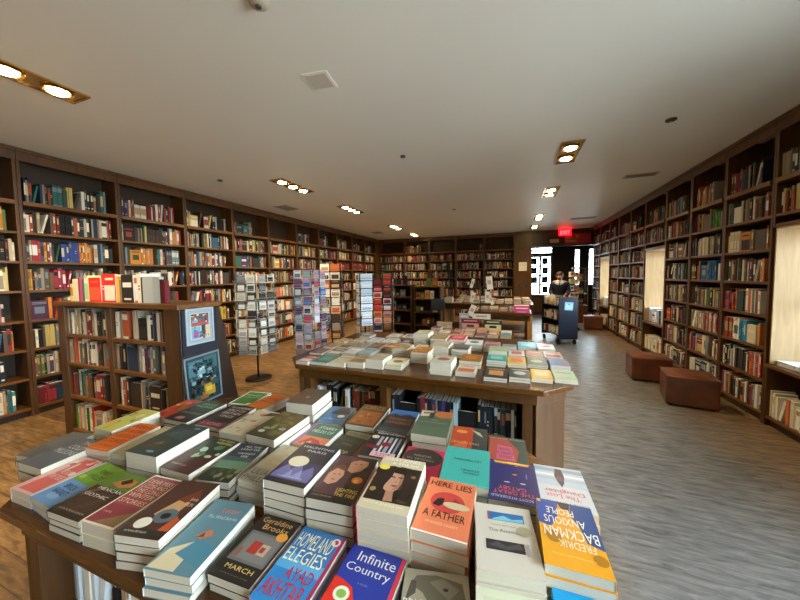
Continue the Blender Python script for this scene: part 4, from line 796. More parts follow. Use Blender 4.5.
# the middle table: (x0, x1, y0, length, height, copies, colour, second colour, art style, label)
MID = [
 (-1.86,-1.73,2.24,.24,.03,1,'A83A3A','E0D8D0',1,'red and white book at the left front corner'),(-1.72,-1.54,2.27,.26,.030,1,'1E6A62','4A9A8A',2,'teal book in the front row'),(-1.53,-1.37,2.28,.26,.036,2,'CFC6A8','B8AE8C',0,'cream book right of the teal one'),(-1.36,-1.20,2.30,.22,.05,2,'B8A880','8A6A48',1,'beige book, fourth in the front row'),
 (-1.19,-1.03,2.33,.22,.08,3,'B0A28C','C0B49C',0,'thick tan book, front row'),(-1.02,-.87,2.36,.25,.042,2,'C8C29C','5A3A3A',3,'cream book with a dark oval, front row'),(-.62,-.45,2.34,.24,.10,5,'D0CDB4','9A5A4A',3,'pale book topping five copies near the front edge'),(-.42,-.27,2.36,.2,.038,2,'C8BFAE','C86A3A',1,'grey book with orange print near the front edge'),
 (-.2,-.035,2.31,.26,.034,2,'2A3A40','C88A50',2,'dark book with an orange square, front row'),(-.02,.125,2.35,.25,.04,2,'3A3C3A','C8C8C0',3,'dark grey book with white birds, front row'),(.135,.28,2.40,.22,.036,2,'E0A820','C8C090',2,'yellow book, front row right'),(.29,.44,2.43,.22,.034,2,'B8C49C','8AA4A0',0,'pale green book at the right front corner'),
 (-1.95,-1.80,2.56,.2,.024,1,'6A4A3A','A88A6A',4,'brown patterned book behind the red one'),(-1.78,-1.62,2.58,.22,.022,1,'4A3A38','D8D0C8',1,'dark book with pale print, second row left'),(-1.60,-1.45,2.6,.24,.036,1,'C8CCCC','E8E8E4',0,'pale grey book with white edge, second row'),(-1.43,-1.28,2.62,.24,.04,2,'9AB4BC','6A8A94',0,'light blue book, second row'),
 (-1.26,-1.12,2.68,.24,.03,1,'3A4A34','6A7A50',4,'dark green book, second row'),(-1.10,-.94,2.70,.22,.095,4,'A88A5E','8A6A44',4,'tan book on a tall stack, second row'),(-.87,-.71,2.60,.23,.10,4,'B8742E','D8A050',4,'orange and gold book on a tall stack'),
 (-.43,-.25,2.60,.24,.06,2,'9A6A32','C87820',3,'tan book with an orange flower, second row'),(-.21,-.05,2.70,.21,.055,3,'2E8A84','7AC0B8',2,'teal book with a pale top, second row'),(-.04,.11,2.73,.26,.036,2,'D8B04A','D87A5A',2,'yellow and pink book, second row right'),(.12,.28,2.75,.26,.034,2,'33423A','8A9A6A',3,'dark green book with a light corner, second row right'),(.295,.445,2.75,.26,.042,2,'5A8AB0','C8603A',4,'blue and red book at the right edge'),
 (-1.98,-1.84,2.84,.2,.02,1,'8A6A48','C8A880',4,'light brown book, third row left end'),(-1.82,-1.67,2.86,.22,.022,1,'B8A888','7A5A48',1,'buff book, third row'),(-1.64,-1.5,2.9,.22,.03,1,'8A7A68','C8C0B0',4,'grey-brown book, third row'),(-1.48,-1.33,2.92,.22,.03,1,'6A4A3A','B88A68',3,'brown book, third row'),(-1.3,-1.15,2.96,.22,.03,1,'9A5A3A','D89A6A',1,'rust book, third row'),
 (-1.1,-.96,2.98,.22,.03,1,'AC9472','8A5A3A',2,'sand book, third row'),(-.94,-.82,2.9,.22,.06,2,'E4E0D0','B8C490',0,'white book with bright edge behind the orange stack'),(-.76,-.58,2.88,.25,.10,3,'C0B49A','D8C8B4',0,'broad beige book on a tall stack, third row'),(-.55,-.39,2.88,.22,.085,3,'8A8278','5A5A58',1,'grey book on a tall stack, third row'),(-.21,-.05,2.95,.2,.08,3,'A8B48A','8AA07A',0,'pale olive book behind the teal stack'),
 (-.035,.11,3.03,.22,.03,1,'C8CCC8','B8403A',2,'white book with red print, third row'),(.12,.27,3.05,.24,.03,1,'8A4A3C','B87A6A',0,'brick red book, third row'),(.28,.43,3.05,.24,.03,1,'C8BCA8','9A3A34',1,'cream book with dark red print at the right edge'),
 (-2.0,-1.86,3.1,.2,.02,1,'C8A878','8A5A3A',4,'gold-brown book near the back left'),(-1.82,-1.67,3.14,.22,.024,1,'9A8468','D8C8A8',1,'taupe book near the back left'),(-1.62,-1.47,3.2,.22,.03,1,'D8DCE0','9AA8B8',4,'blue-white book near the back'),(-1.42,-1.27,3.2,.24,.034,1,'E8E8EC','A8B0C0',0,'white book near the back'),(-1.22,-1.1,3.24,.2,.03,1,'3A4A8A','C8D0E0',2,'blue book near the back'),
 (-1.05,-.88,3.24,.26,.14,5,'D0C8A4','A89A78',0,'cream book on the tallest stack at the back'),(-.85,-.68,3.22,.26,.10,4,'A88E66','C8B088',0,'wheat book on a tall stack at the back'),(-.66,-.49,3.3,.26,.09,3,'D83A48','F09090',2,'bright red book on a stack at the back'),(-.47,-.3,3.2,.24,.07,2,'E4E8E8','3A4A5A',3,'white book with a dark car shape'),(-.28,-.12,3.2,.24,.06,2,'B88A9A','7A4A5A',1,'mauve book at the back'),
 (-.1,.04,3.28,.1,.05,2,'7A8C94','4A5A64',0,'small grey-blue book at the back'),(.055,.235,3.38,.28,.034,1,'58B4DC','9AD8F0',2,'light blue book at the back right'),(.245,.405,3.36,.28,.036,1,'D8DCE4','C05A6A',3,'white book with pink print, back right corner'),
 (-.8,-.64,3.58,.22,.05,2,'C8B89A','8A6A4A',1,'buff book at the back edge'),(-1.5,-1.34,3.5,.22,.03,1,'D8D8D8','7A8AA8',4,'silver book at the back edge'),(-1.3,-1.14,3.52,.22,.03,1,'E8E8EC','4A6AA8',2,'white and blue book at the back edge'),(-1.84,-1.7,3.44,.22,.024,1,'B89A6A','7A4A2A',1,'ochre book at the back left corner'),
]
S = (1.55-MZ)/.795
def midart(st, c2, seed):
    r = random.Random(seed)
    if st == 0: return [('r',.15,.85,.62,.78,c2),('r',.3,.7,.12,.18,c2)]
    if st == 1: return [('r',.08,.92,.08,.5,c2),('r',.15,.85,.72,.8,c2),('r',.25,.75,.85,.9,c2)]
    if st == 2: return [('r',.18,.82,.25,.72,c2),('r',.1,.9,.84,.92,c2)]
    if st == 3: return [('e',.5,.5,.3,.2,c2),('r',.1,.9,.84,.9,c2)]
    return blobs(seed, [c2], 6, .1, .9, .1, .9, .06, .16)
for i, (x0, x1, y0, ln, h, n, c, c2, st, lab) in enumerate(MID):
    w = (x1-x0)*S; l = max(.12, ln*S); x = (x0+x1)/2*S; y = y0*S+l/2
    l = min(l, w*1.5)
    y = y0*S+l/2
    stack(x, y, MZ, MZ+h*S, w, l, 0, n, dict(bg=c, short=lab, art=midart(st, c2, i)), lab+' of the middle table' if 'edge' in lab or 'corner' in lab or 'row' in lab else lab+' on the middle table', 'books stacked on the middle table', r=rs)
# ---------------------------------------------------------------- shelved books: the 300 that show largest as things, the rest as one mass
def score(b):
    Mx = b['M']; w, h = b['w'], b['h']
    pts = [proj(Mx @ Vector(p)) for p in ((-w/2,0,0),(w/2,0,0),(w/2,0,h),(-w/2,0,h))]
    if any(p is None for p in pts): return 0
    cx = sum(p[0] for p in pts)/4; cy = sum(p[1] for p in pts)/4
    if cx < 3 or cx > 797 or cy < 0 or cy > 598: return 0
    a = 0
    for i in range(4):
        p, q = pts[i], pts[(i+1) % 4]; a += p[0]*q[1]-q[0]*p[1]
    a = abs(a)/2
    side = b['where'][1]
    if side == 'left wall':
        if 56 < cx < 220 and cy > 272: return 0          # behind the free-standing case
        if 236 < cx < 390 and cy > 268: return 0          # behind the card racks
    if side == 'right wall' and cy > 349 and cx < 722: a *= .2
    if side == 'foreground table': a *= .4 if cx < 110 and cy < 598 else 0
    if side == 'middle table' and cy > 425 and cx < 440: a *= .15
    if side == 'back wall' and cy > 300: a *= .2
    return a
# runs of books whose spine colour stands out in the photo: wall, stretch of the wall in metres, row, colours
ACCENT = [('left wall',2.05,2.24,'third',['2A48A0']),('left wall',1.83,1.89,'third',['B02C40']),('left wall',2.86,3.06,'third',['D8882A','C8782A']),('left wall',2.0,2.1,'fourth',['B02848','A03048']),('left wall',1.5,1.7,'fifth',['C07A84','B05A6A','D8C0B8']),
 ('left wall',1.63,1.71,'sixth',['D8622A']),('left wall',1.55,1.72,'bottom',['2E7A78','2A6A72','4A8A84']),('left wall',1.85,1.93,'bottom',['B02A3A']),('left wall',4.08,4.3,'sixth',['E0B020','D8C040']),('left wall',2.24,2.36,'third',['C85A2A','D8A030']),('left wall',1.78,1.9,'fifth',['5A3058']),
 ('left wall',3.2,3.5,'top',['A83030','C8C0B8','B04038','3A3A42']),('left wall',8.2,10.4,'third',['7A1C20','8A2428']),('left wall',5.5,6.2,'top',['B85A30','A83A28','C88A48']),
 ('right wall',5.05,5.33,'fourth',['1E64A8']),('right wall',4.42,4.55,'sixth',['1EA0D8']),('right wall',4.14,4.36,'seventh',['C83028','D8402C','E4DCC8']),('right wall',5.2,5.55,'top',['C8602A','B84A28','D8A048','C8B898']),('right wall',4.95,5.3,'sixth',['B83A38','C8C0B0','A83030']),('right wall',4.12,4.28,'fourth',['D87A30','C88848']),('right wall',5.0,5.1,'second',['4AA040'])]
for wl, a, b_, rw, cols in ACCENT:
    i_ = 0
    for b in SHELVED:
        if b['where'][1] == wl and b['where'][0] == rw and a-.01 < b['M'].translation.y < b_+.01:
            b['col'] = mute(cols[i_ % len(cols)], .15); i_ += 1
for b in SHELVED: b['s'] = score(b)+(1000 if b.get('force') else 0)
SHELVED.sort(key=lambda b: -b['s'])
def where_text(b):
    r_, side, bay = b['where']; n = b['n']
    if side == 'left wall': return '%s from left, %s shelf, %s left-wall bay in view' % (nth(n), r_, bay)
    if side == 'right wall': return '%s from left, %s shelf, right bay %s' % (nth(n), r_, SH.get(bay, bay))
    if side == 'back wall': return '%s from left, %s shelf, %s bay of back wall' % (nth(n), r_, bay)
    if side == 'free-standing case': return ('%s from left, standing on top of the low free-standing bookcase' % nth(n)) if bay == 'on' else '%s from left, %s shelf, %s of the free-standing bookcase' % (nth(n), r_, bay)
    if side == 'foreground table': return '%s from left on the %s lower shelf of the front table' % (nth(n), bay)
    if side == 'middle table': return '%s from left in the %s part under the middle table' % (nth(n), bay)
    if r_ == 'window sill': return '%s from left on the %s window sill' % (nth(n), side) if bay == 'sill' else '%s in pile %s on the %s window sill' % (['lowest','second from bottom','third from bottom','topmost'][n-1], ['farthest','middle','closest'][bay], side)
    return nth(n)
SH = {'just beyond the nearest window':'beyond nearest window','middle of the near three':'in middle of near three','just before the middle window':'before middle window','around the nearest window':'around nearest window','around the middle window':'around middle window','just past the middle window':'past middle window'}
def nth(n): return (['first','second','third','fourth','fifth','sixth','seventh','eighth','ninth','tenth','eleventh','twelfth','thirteenth','fourteenth','fifteenth','sixteenth','seventeenth','eighteenth','nineteenth','twentieth'][n-1]) if n <= 20 else '%dth' % n
NIND = 300
# numbering from the left within each row
rows_ = {}
for b in SHELVED: rows_.setdefault(b['where'], []).append(b)
for wv, L_ in rows_.items():
    if wv[0] == 'window sill' and wv[2] != 'sill': continue
    L_.sort(key=lambda b: (b['M'].translation.x if wv[1] not in ('left wall','right wall','nearest','middle','farthest') else (b['M'].translation.y if wv[1] == 'left wall' else -b['M'].translation.y)))
    for i, b in enumerate(L_): b['n'] = i+1
for b in SHELVED[:NIND]:
    m = MB(); (face_book if b['face'] else spine_book)(m, b['w'], b['h'], b['d'], b['col'], b['c2'], b['style'])
    o = bpy.data.objects.new('shelved_book', m.mesh('shelved_book', M_matte)); C.objects.link(o); o.matrix_world = b['M']
    size = ('large ' if b['h'] > .24 else 'small ' if b['h'] < .19 else '')
    kind = 'face-out ' if b['face'] else ('thick ' if b['w'] > .038 else 'thin ' if b['w'] < .018 else '')
    tag(o, '%s%s%s book, %s' % (size, kind, cname(b['col']), where_text(b)), 'book', 'books on the shelves')
m = MB()
for b in SHELVED[NIND:]: (face_book if b['face'] else spine_book)(m, b['w'], b['h'], b['d'], b['col'], b['c2'], b['style'], b['M'])
tag(m.build('shelved_books', M_matte, None), 'hundreds of further books filling the wall bookcases beyond the nearest shelves', 'books', None, 'stuff')

# ---------------------------------------------------------------- leather ottomans
def ottoman(x, y, deg, w, d, h, label):
    e = empty('leather_ottoman', (x, y, 0), math.radians(deg), label, 'ottoman', 'leather ottomans along the right wall')
    m = MB(); m.box(-w/2, w/2, -d/2, d/2, .015, h-.03); m.build('body', M_leather, e, bevel=.02)
    # domed padded top
    m = MB(); n = 8; v = []; f = []
    for j in range(n+1):
        for i in range(n+1):
            u, q = i/n*2-1, j/n*2-1
            v.append((u*w/2*1.005, q*d/2*1.005, h-.029+.032*(1-abs(u)**4)*(1-abs(q)**4)))
    for j in range(n):
        for i in range(n): f.append((j*(n+1)+i, j*(n+1)+i+1, (j+1)*(n+1)+i+1, (j+1)*(n+1)+i))
    m.add(v, f, smooth=True); m.build('padded_top', M_leather, e)
    m = MB()
    for a, b in (((-w/2,-d/2),(w/2,-d/2)),((w/2,-d/2),(w/2,d/2)),((w/2,d/2),(-w/2,d/2)),((-w/2,d/2),(-w/2,-d/2))):
        m.tube((a[0],a[1],h-.03), (b[0],b[1],h-.03), .006)
    m.build('piping', M_leather, e)
    for sx in (-1, 1):
        for sy in (-1, 1):
            m = MB(); m.lathe([(.02,0),(.022,.016)], sx*(w/2-.05), sy*(d/2-.05), 10); m.build('foot', M_black, e)
ottoman(1.95, 4.49, -12, .46, .40, .375, 'russet leather cube ottoman nearest the camera by the right bookcases')
ottoman(1.86, 5.37, -6, .46, .42, .365, 'russet leather cube ottoman second from the camera, just behind the nearest')
ottoman(2.09, 9.75, -8, .44, .42, .38, 'russet leather ottoman at the far end below the farthest window')

# ---------------------------------------------------------------- ceiling fittings
LF = [(-3.31, .72, 1.5), (-3.34, 3.72, 4.48), (-3.34, 5.6, 6.36), (-3.34, 8.3, 9.06), (-3.34, 10.2, 10.85), (.62, 3.93, 4.62), (.62, 5.82, 6.5), (.62, 8.35, 9.05), (.62, 10.1, 10.7), (-3.34,-1.6,-.9)]
LNAME = ['upper left of the photo','second from the camera in the left row','third from the camera in the left row','fourth in the left row','last in the left row by the back wall','nearest in the right row','second from the camera in the right row','third in the right row','last in the right row by the pillar','in the left row behind the camera','in the right row behind the camera']
for i, (x, y0, y1) in enumerate(LF):
    L = y1-y0; e = empty('recessed_light', (x, (y0+y1)/2, H), 0, 'gilded recessed ceiling light, '+LNAME[i], 'ceiling light', 'recessed lights in the ceiling')
    w = .105
    m = MB()
    for a in ((-w-.015, -w, -L/2-.015, L/2+.015), (w, w+.015, -L/2-.015, L/2+.015), (-w, w, -L/2-.015, -L/2), (-w, w, L/2, L/2+.015)):
        m.box(a[0], a[1], a[2], a[3], -.012, 0)
    m.build('trim_ring', M_brass, e)
    m = MB(); m.box(-w, w, -L/2, L/2, -.004, -.001); m.build('recess_plate', M_brass, e)
    n = 3 if L > .7 else 2
    for k in range(n):
        yy = -L/2+L*(k+.5)/n
        m = MB(); m.lathe([(.078,-.006),(.092,-.022),(.088,-.022),(.07,-.008)], 0, yy, 20); hs = m.build('lamp_holder', M_brass, e)
        m = MB(); m.lathe([(.058,-.010),(.064,-.02),(.04,-.032),(.004,-.036)], 0, yy, 16); m.build('bulb', M_lamp, hs)
        ld = bpy.data.lights.new('ceiling_spot', 'SPOT'); lo = bpy.data.objects.new('ceiling_spot', ld); C.objects.link(lo)
        lo.location = (x, (y0+y1)/2+yy, H-.04); ld.energy = SPOT_E; ld.color = (1, .83, .55); ld.spot_size = math.radians(125); ld.spot_blend = .8; ld.shadow_soft_size = .05
        ax = -.55 if x < -2 else .0
        ax = {0: ax, 1: ax, 2: ax}[k]
        lo.rotation_euler = (0, ax*-1*-1 if False else (.42 if x < -2 else (-.2 if k % 2 else .2)), 0)
        tag(lo, kind='structure')
def vent(x, y, lx, ly, nm):
    e = empty('ceiling_vent', (x, y, H), 0, nm, 'air vent')
    m = MB(); m.box(-lx/2, lx/2, -ly/2, ly/2, -.008, 0); m.build('frame', M_vent, e)
    for k in range(3):
        m = MB(); yy = (k-1)*ly*.26
        if lx > ly: m.box(-lx/2+.03, lx/2-.03, yy-.012, yy+.012, -.0095, -.0085)
        else: xx = (k-1)*lx*.26; m.box(xx-.012, xx+.012, -ly/2+.03, ly/2-.03, -.0095, -.0085)
        m.build('slot', M_ventdark, e)
vent(1.80, 5.67, .42, .17, 'long slotted ceiling vent near the right wall bookcases')
vent(1.74, 9.4, .6, .3, 'square ceiling vent at the far right near the entrance')
vent(-4.5, 5.3, .35, .45, 'ceiling vent beside the left wall cornice')
vent(-4.3, 9.5, .35, .45, 'small ceiling vent at the far left near the back corner')
def small_disc(name, x, y, r, h, mat, lab, cat):
    e = empty(name, (x, y, H), 0, lab, cat)
    m = MB(); m.lathe([(r,0),(r*.96,-h*.6),(r*.6,-h),(.005,-h)], 0, 0, 24); m.build('body', mat, e)
    m = MB(); m.lathe([(r*.3,-h-.0005),(r*.28,-h-.005),(.003,-h-.005)], 0, 0, 14); m.build('nozzle', M_ventdark if mat is not M_ventdark else M_vent, e)
small_disc('smoke_detector', -1.27, 1.33, .055, .04, M_vent, 'round smoke detector at the top edge of the photo', 'smoke detector')
small_disc('sprinkler_head', 1.42, 3.75, .045, .02, M_ventdark, 'dark round ceiling fitting on the right of the ceiling', 'ceiling fitting')
small_disc('sprinkler_head', -1.28, 3.61, .032, .025, M_ventdark, 'small dark ceiling fitting near the middle of the ceiling', 'ceiling fitting')
small_disc('sprinkler_head', -4.13, 3.43, .035, .025, M_ventdark, 'small dark ceiling fitting above the left bookcases', 'ceiling fitting')
small_disc('sprinkler_head', -1.25, 6.9, .04, .02, M_vent, 'pale round fitting far back in the middle of the ceiling', 'ceiling fitting')
e = empty('ceiling_speaker', (-1.37, 2.02, H), math.radians(8), 'flush square grille in the ceiling, upper middle of the photo', 'ceiling speaker')
m = MB(); m.box(-.1,.1,-.1,.1,-.006,0); m.build('frame', M_ceil, e); m = MB(); m.box(-.08,.08,-.08,.08,-.0075,-.0062); m.build('grille', M_grille, e)

# ---------------------------------------------------------------- spinning racks
CARDC = ['D8D4C8','8A8C88','3A3A3A','B8B4A4','6A6E70','C8C0A8','4A4844','A0A098','E0DCD0','2A2826']
CARDP = ['A8A4A8','8A8890','C8C4C8','B08AA0','84607C','8098A8','C8A8B8','5A7A8A','3A3A44','C8C0CC','8AB0A8','2E6AB8','B8404A','D8D4D8','6A4A6A']
CARDB = ['C8A070','D8B888','8A5A30','D8D0C0','4A3020','C0602A','E0D8C8','3A3A3A','7A8A98','B88850']
CARDR = ['D87A8A','3A4A6A','C8402A','E8D8C0','8A2A2A','2A2A2A','D8A040','5A7A50','C8C8C8','9A3A5A']
CARDW = ['D8E0E8','B8C8D4','E8ECF0','98A8B4','C8D4DC','7A8C98']
def spinner(name, label, x, y, r, z0, z1, rows, faces, cols, pal, wiremat, seed, wfac, base_r=.19, rot=0.0, cardlab='', tilt=.12, group='wire card racks'):
    e = empty(name, (x, y, 0), rot, label, 'card rack', group)
    m = MB(); m.lathe([(base_r,0),(base_r,.012),(base_r*.8,.024),(.03,.03)], 0, 0, 24); m.build('base', M_metal_blk, e)
    m = MB(); m.tube((0,0,.0305), (0,0,z1+.02), .014, 8); m.build('pole', M_metal_blk, e)
    rr = random.Random(seed); hrow = (z1-z0)/rows
    fw_ = 2*r*math.tan(PI/faces)*.9
    for k in range(faces):
        a = 2*PI*k/faces; R = Matrix.Rotation(a, 4, 'Z') @ Matrix.Translation((0, -r, 0))
        m = MB()
        for c in range(cols+1):
            xx = -fw_/2+fw_*c/cols
            m.tube((xx, .02, z0), (xx, .02, z1), .0035, 5, M=R)
        for q in range(rows):
            z = z0+q*hrow+.004
            m.tube((-fw_/2, .02, z), (fw_/2, .02, z), .003, 5, M=R); m.tube((-fw_/2, -.018, z), (fw_/2, -.018, z), .003, 5, M=R); m.tube((-fw_/2, -.02, z+hrow*.3), (fw_/2, -.02, z+hrow*.3), .0025, 5, M=R)
            for c in range(cols+1):
                xx = -fw_/2+fw_*c/cols
                m.tube((xx, .02, z), (xx, -.018, z), .0025, 5, M=R); m.tube((xx, -.018, z), (xx, -.02, z+hrow*.3), .0025, 5, M=R)
        # spokes to the pole
        for z in (z0+.01, (z0+z1)/2, z1-.01): m.tube((0, .02, z), (0, r-.014, z), .004, 5, M=R)
        m.build('wire_pockets', wiremat, e)
    # cards: one thing per filled pocket on the sides the photo shows
    out = []
    for k in range(faces):
        a = 2*PI*k/faces+rot
        nrm = Vector((math.sin(a), -math.cos(a))); 
        vis = nrm.dot((CAM.xy-Vector((x, y))).normalized())
        if vis < .05: continue
        for c in range(cols):
            for q in range(rows):
                if rr.random() < .06: continue
                cw = fw_/cols*wfac*rr.uniform(.85, 1); ch = min(hrow*.88, cw*1.5) if wfac > .5 else hrow*.88
                col = rr.choice(pal); c2 = rr.choice(pal)
                cm = MB(); th = .008
                cm.box(-cw/2, cw/2, 0, th, 0, ch, col)
                cm.box(-cw*.4, cw*.4, -.0004, 0, ch*.12, ch*rr.uniform(.5, .85), c2); cm.box(-cw*.3, cw*.3, -.0008, -.0004, ch*.86, ch*.92, rr.choice(pal))
                xx = -fw_/2+fw_*(c+.5)/cols
                Mx = unitM(x, y, rot) @ Matrix.Rotation(2*PI*k/faces, 4, 'Z') @ Matrix.Translation((xx, -r-.006, z0+q*hrow+.009)) @ Matrix.Rotation(-tilt*.5, 4, 'X')
                o = bpy.data.objects.new('greeting_card', cm.mesh('greeting_card', M_matte)); C.objects.link(o); o.matrix_world = Mx
                p = proj(Mx.translation); 
                tag(o, None, 'card', 'cards in the racks')
                out.append((q, round(p[0]), o, col))
    byrow = {}
    for q, px, o, col in out: byrow.setdefault(q, []).append((px, o, col))
    for q, L_ in byrow.items():
        L_.sort(key=lambda t: t[0])
        for i, (px, o, col) in enumerate(L_):
            o['label'] = '%s card, %s from left, %s row up, %s' % (cname(col), nth(i+1), nth(q+1), cardlab)
spinner('card_spinner', 'tall wire spinner of greeting cards on a single pole by the left bookcases', -3.67, 3.56, .27, .43, 1.60, 9, 6, 2, CARDC, M_chrome, 1, .86, rot=.35, cardlab='wire spinner on pole')
spinner('card_spinner', 'wire spinner of pink and blue cards just left of the middle table', -3.02, 4.0, .22, .30, 1.66, 10, 5, 2, CARDP, M_chrome, 2, .86, rot=.2, cardlab='spinner of pink and blue cards')
spinner('card_spinner', 'black spinner of brown and white cards behind the pink one', -3.33, 5.1, .21, .36, 1.80, 9, 4, 2, CARDB, M_metal_blk, 3, .9, rot=.5, cardlab='spinner of brown cards')
spinner('card_spinner', 'black spinner with slanted pockets of bluish white leaflets', -2.50, 4.9, .13, .40, 1.60, 9, 4, 1, CARDW, M_metal_blk, 4, .92, rot=.75, cardlab='spinner of bluish white leaflets', tilt=.12)
spinner('card_spinner', 'black spinner of red and mixed cards, rightmost of the racks', -2.60, 5.95, .22, .30, 1.62, 10, 4, 2, CARDR, M_metal_blk, 5, .9, rot=.35, cardlab='rightmost spinner of red cards')

# ---------------------------------------------------------------- low shelf units in front of the back wall
def low_unit(x, y, W, D, Hh, zs, label, short, seed, pal, items=True):
    e = empty('low_shelf_unit', (x, y, 0), 0, label, 'shelf unit', 'low dark shelf units by the back wall')
    for a in (0, W-.025):
        m = MB(); m.box(a, a+.025, 0, D, 0, Hh); m.build('side_panel', M_case, e)
    m = MB(); m.box(.026, W-.026, D-.012, D, 0, Hh); m.build('back_panel', M_caseback, e)
    for z in zs+[Hh-.025]:
        m = MB(); m.box(.0255, W-.0255, .005, D-.013, z, z+.024); m.build('shelf', M_shelf, e)
    rr = random.Random(seed); k = 0
    for j, z in enumerate(zs+[Hh-.025]):
        top = (zs+[Hh-.025, Hh+.26])[j+1]
        xx = .04
        while xx < W-.16:
            w = rr.uniform(.07, .13); h = min(rr.uniform(.1, .2), top-z-.05); k += 1
            if rr.random() < .75 and h > .04:
                cm = MB(); c = rr.choice(pal)
                cm.box(-w/2, w/2, 0, .02, 0, h, c); cm.box(-w*.35, w*.35, -.0005, 0, h*.2, h*.7, rr.choice(pal)); 
                o = cm.build('boxed_gift', M_matte, None, (x+xx+w/2, y+.06, z+.0245)); tag(o, '%s item, %s counted from bottom left, %s' % (cname(c), nth(k), short), 'boxed item', 'items on the low units')
            xx += w+.02
low_unit(-2.72, 6.55, .56, .35, 1.34, [.1,.42,.74,1.04], 'low dark display unit at the back of the shop, beside the card racks', 'dark low unit', 3, ['2A2A2A','4A3A30','6A6A68','3A2020','8A8A84','20242C'])
low_unit(-2.12, 6.6, .62, .35, 1.30, [.1,.4,.7,1.0], 'low walnut display unit right of the dark one', 'walnut low unit', 4, ['C8A060','D8D8D0','6A7A3A','2A3A4A','8A5A30','B87830'])
# black tote-backed chair
e = empty('desk_chair', (-1.45, 6.35, 0), .5, 'black upholstered chair at the far end of the middle table', 'chair')
m = MB(); m.box(-.22,.22,-.2,.22,.42,.49); m.build('seat', M_black, e, bevel=.02)
m = MB(); m.box(-.16,.16,.19,.22,.78,1.02); m.build('backrest', M_black, e, bevel=.02)
for sx in (-1, 1):
    m = MB(); m.tube((sx*.13,.205,.45),(sx*.13,.205,.80),.012); m.build('back_post', M_metal_blk, e)
for sx in (-1, 1):
    for sy in (-1, 1):
        m = MB(); m.tube((sx*.18,sy*.17,.42),(sx*.21,sy*.2,0),.012); m.build('leg', M_metal_blk, e)

# ---------------------------------------------------------------- far tables
def simple_table(label, x0, x1, y0, y1, zt, th=.05, name='display_table', shelf=True):
    e = empty(name, ((x0+x1)/2, (y0+y1)/2, 0), 0, label, 'table'); a, b = (x1-x0)/2, (y1-y0)/2
    m = MB(); m.box(-a, a, -b, b, zt-th, zt); m.build('tabletop', M_table, e, bevel=.006)
    m = MB(); m.box(-a+.05, a-.05, -b+.05, b-.05, zt-th-.09, zt-th-.001); m.build('apron', M_tablev, e)
    for sx in (-1, 1):
        m = MB(); m.box(sx*(a-.04)-.015, sx*(a-.04)+.015, -b+.04, b-.04, 0, zt-th-.001); 
        m = MB(); m.box(min(sx*(a-.03), sx*(a-.07)), max(sx*(a-.03), sx*(a-.07)), -b+.04, b-.04, 0, zt-th-.092); m.build('end_panel', M_lightwood, e)
    if shelf:
        m = MB(); m.box(-a+.071, a-.071, -b+.1, b-.1, .25, .28); m.build('shelf', M_shelf, e)
simple_table('low walnut table behind the middle table carrying flat books', -1.30, .02, 4.55, 5.40, .62)
simple_table('tall walnut table further back with magazines and a sign stand', -.80, .30, 5.42, 6.7, .90)
simple_table('tall walnut table nearest the back wall piled with books', -1.55, .42, 7.0, 8.3, .90)
rs = random.Random(8)
LOWB = ['B8A890','C8C0AC','A03A3A','D8D0B8','4A7A9A','D8C8A8','E4E0D4','C86A30','3A3A3A','B8B8B0','7A8A5A','8A4A4A','C8D4DC']
def scatter(x0, x1, y0, y1, zt, nx, ny, desc, grp, nmax=4):
    pos = ['left','centre-left','centre','centre-right','right','far right','rightmost']
    for j in range(ny):
        for i in range(nx):
            if rs.random() < .1: continue
            cx = x0+(x1-x0)*(i+.5)/nx; cy = y0+(y1-y0)*(j+.5)/ny; n = rs.randint(1, nmax)
            w = min(.15, (x1-x0)/nx*.86); l = min(w*1.45, (y1-y0)/ny*.9); c = rs.choice(LOWB)
            lab = '%s book, %s from left, row %s, topmost of its pile, %s' % (cname(c), nth(i+1), nth(j+1), desc)
            stack(cx, cy, zt, zt+n*rs.uniform(.018, .028), w, l, rs.uniform(-4, 4), n, dict(bg=c, short='%s book %s from left, row %s, %s' % (cname(c), nth(i+1), nth(j+1), desc), art=midart(rs.randrange(4), rs.choice(LOWB), rs.randrange(999))), lab, grp, r=rs)
scatter(-1.27, .0, 4.58, 5.05, .62, 7, 2, 'low far table', 'books on the low far table', 3)
scatter(-.77, .28, 5.65, 6.1, .90, 6, 2, 'tall table', 'books on the tall far table', 2)
scatter(-1.5, .38, 7.02, 8.2, .90, 10, 4, 'rearmost table', 'books on the rearmost table', 5)
# upright books and a box in the middle of the low table
for i, (x, y, w, h, c, c2, lab) in enumerate([(-.66,5.12,.30,.20,'7A2A2E','C8A0A0','wide maroon book standing on the low far table'),(-.30,5.12,.28,.19,'2A3A36','C8D0A0','dark green book with pale top standing on the low far table'),(-.78,5.22,.16,.27,'A8B4C4','D8DCE4','pale blue-grey box standing on the low far table'),(-1.12,5.2,.26,.11,'A89078','C8B8A0','tan box on the low far table, leftmost')]):
    m = MB(); face_book(m, w, h, .05, c, c2, 1); m.box(-w*.2, w*.2, -.001, -.0006, h*.3, h*.5, c)
    tag(m.build('boxed_set', M_matte, None, (x, y, .6215)), lab, 'book')
m = MB(); face_book(m, .24, .12, .16, 'D04A8A', 'F0E0E8', 0); tag(m.build('boxed_set', M_matte, None, (.14, 5.46, .9012)), 'pink and white box at the right front of the tall far table', 'box')
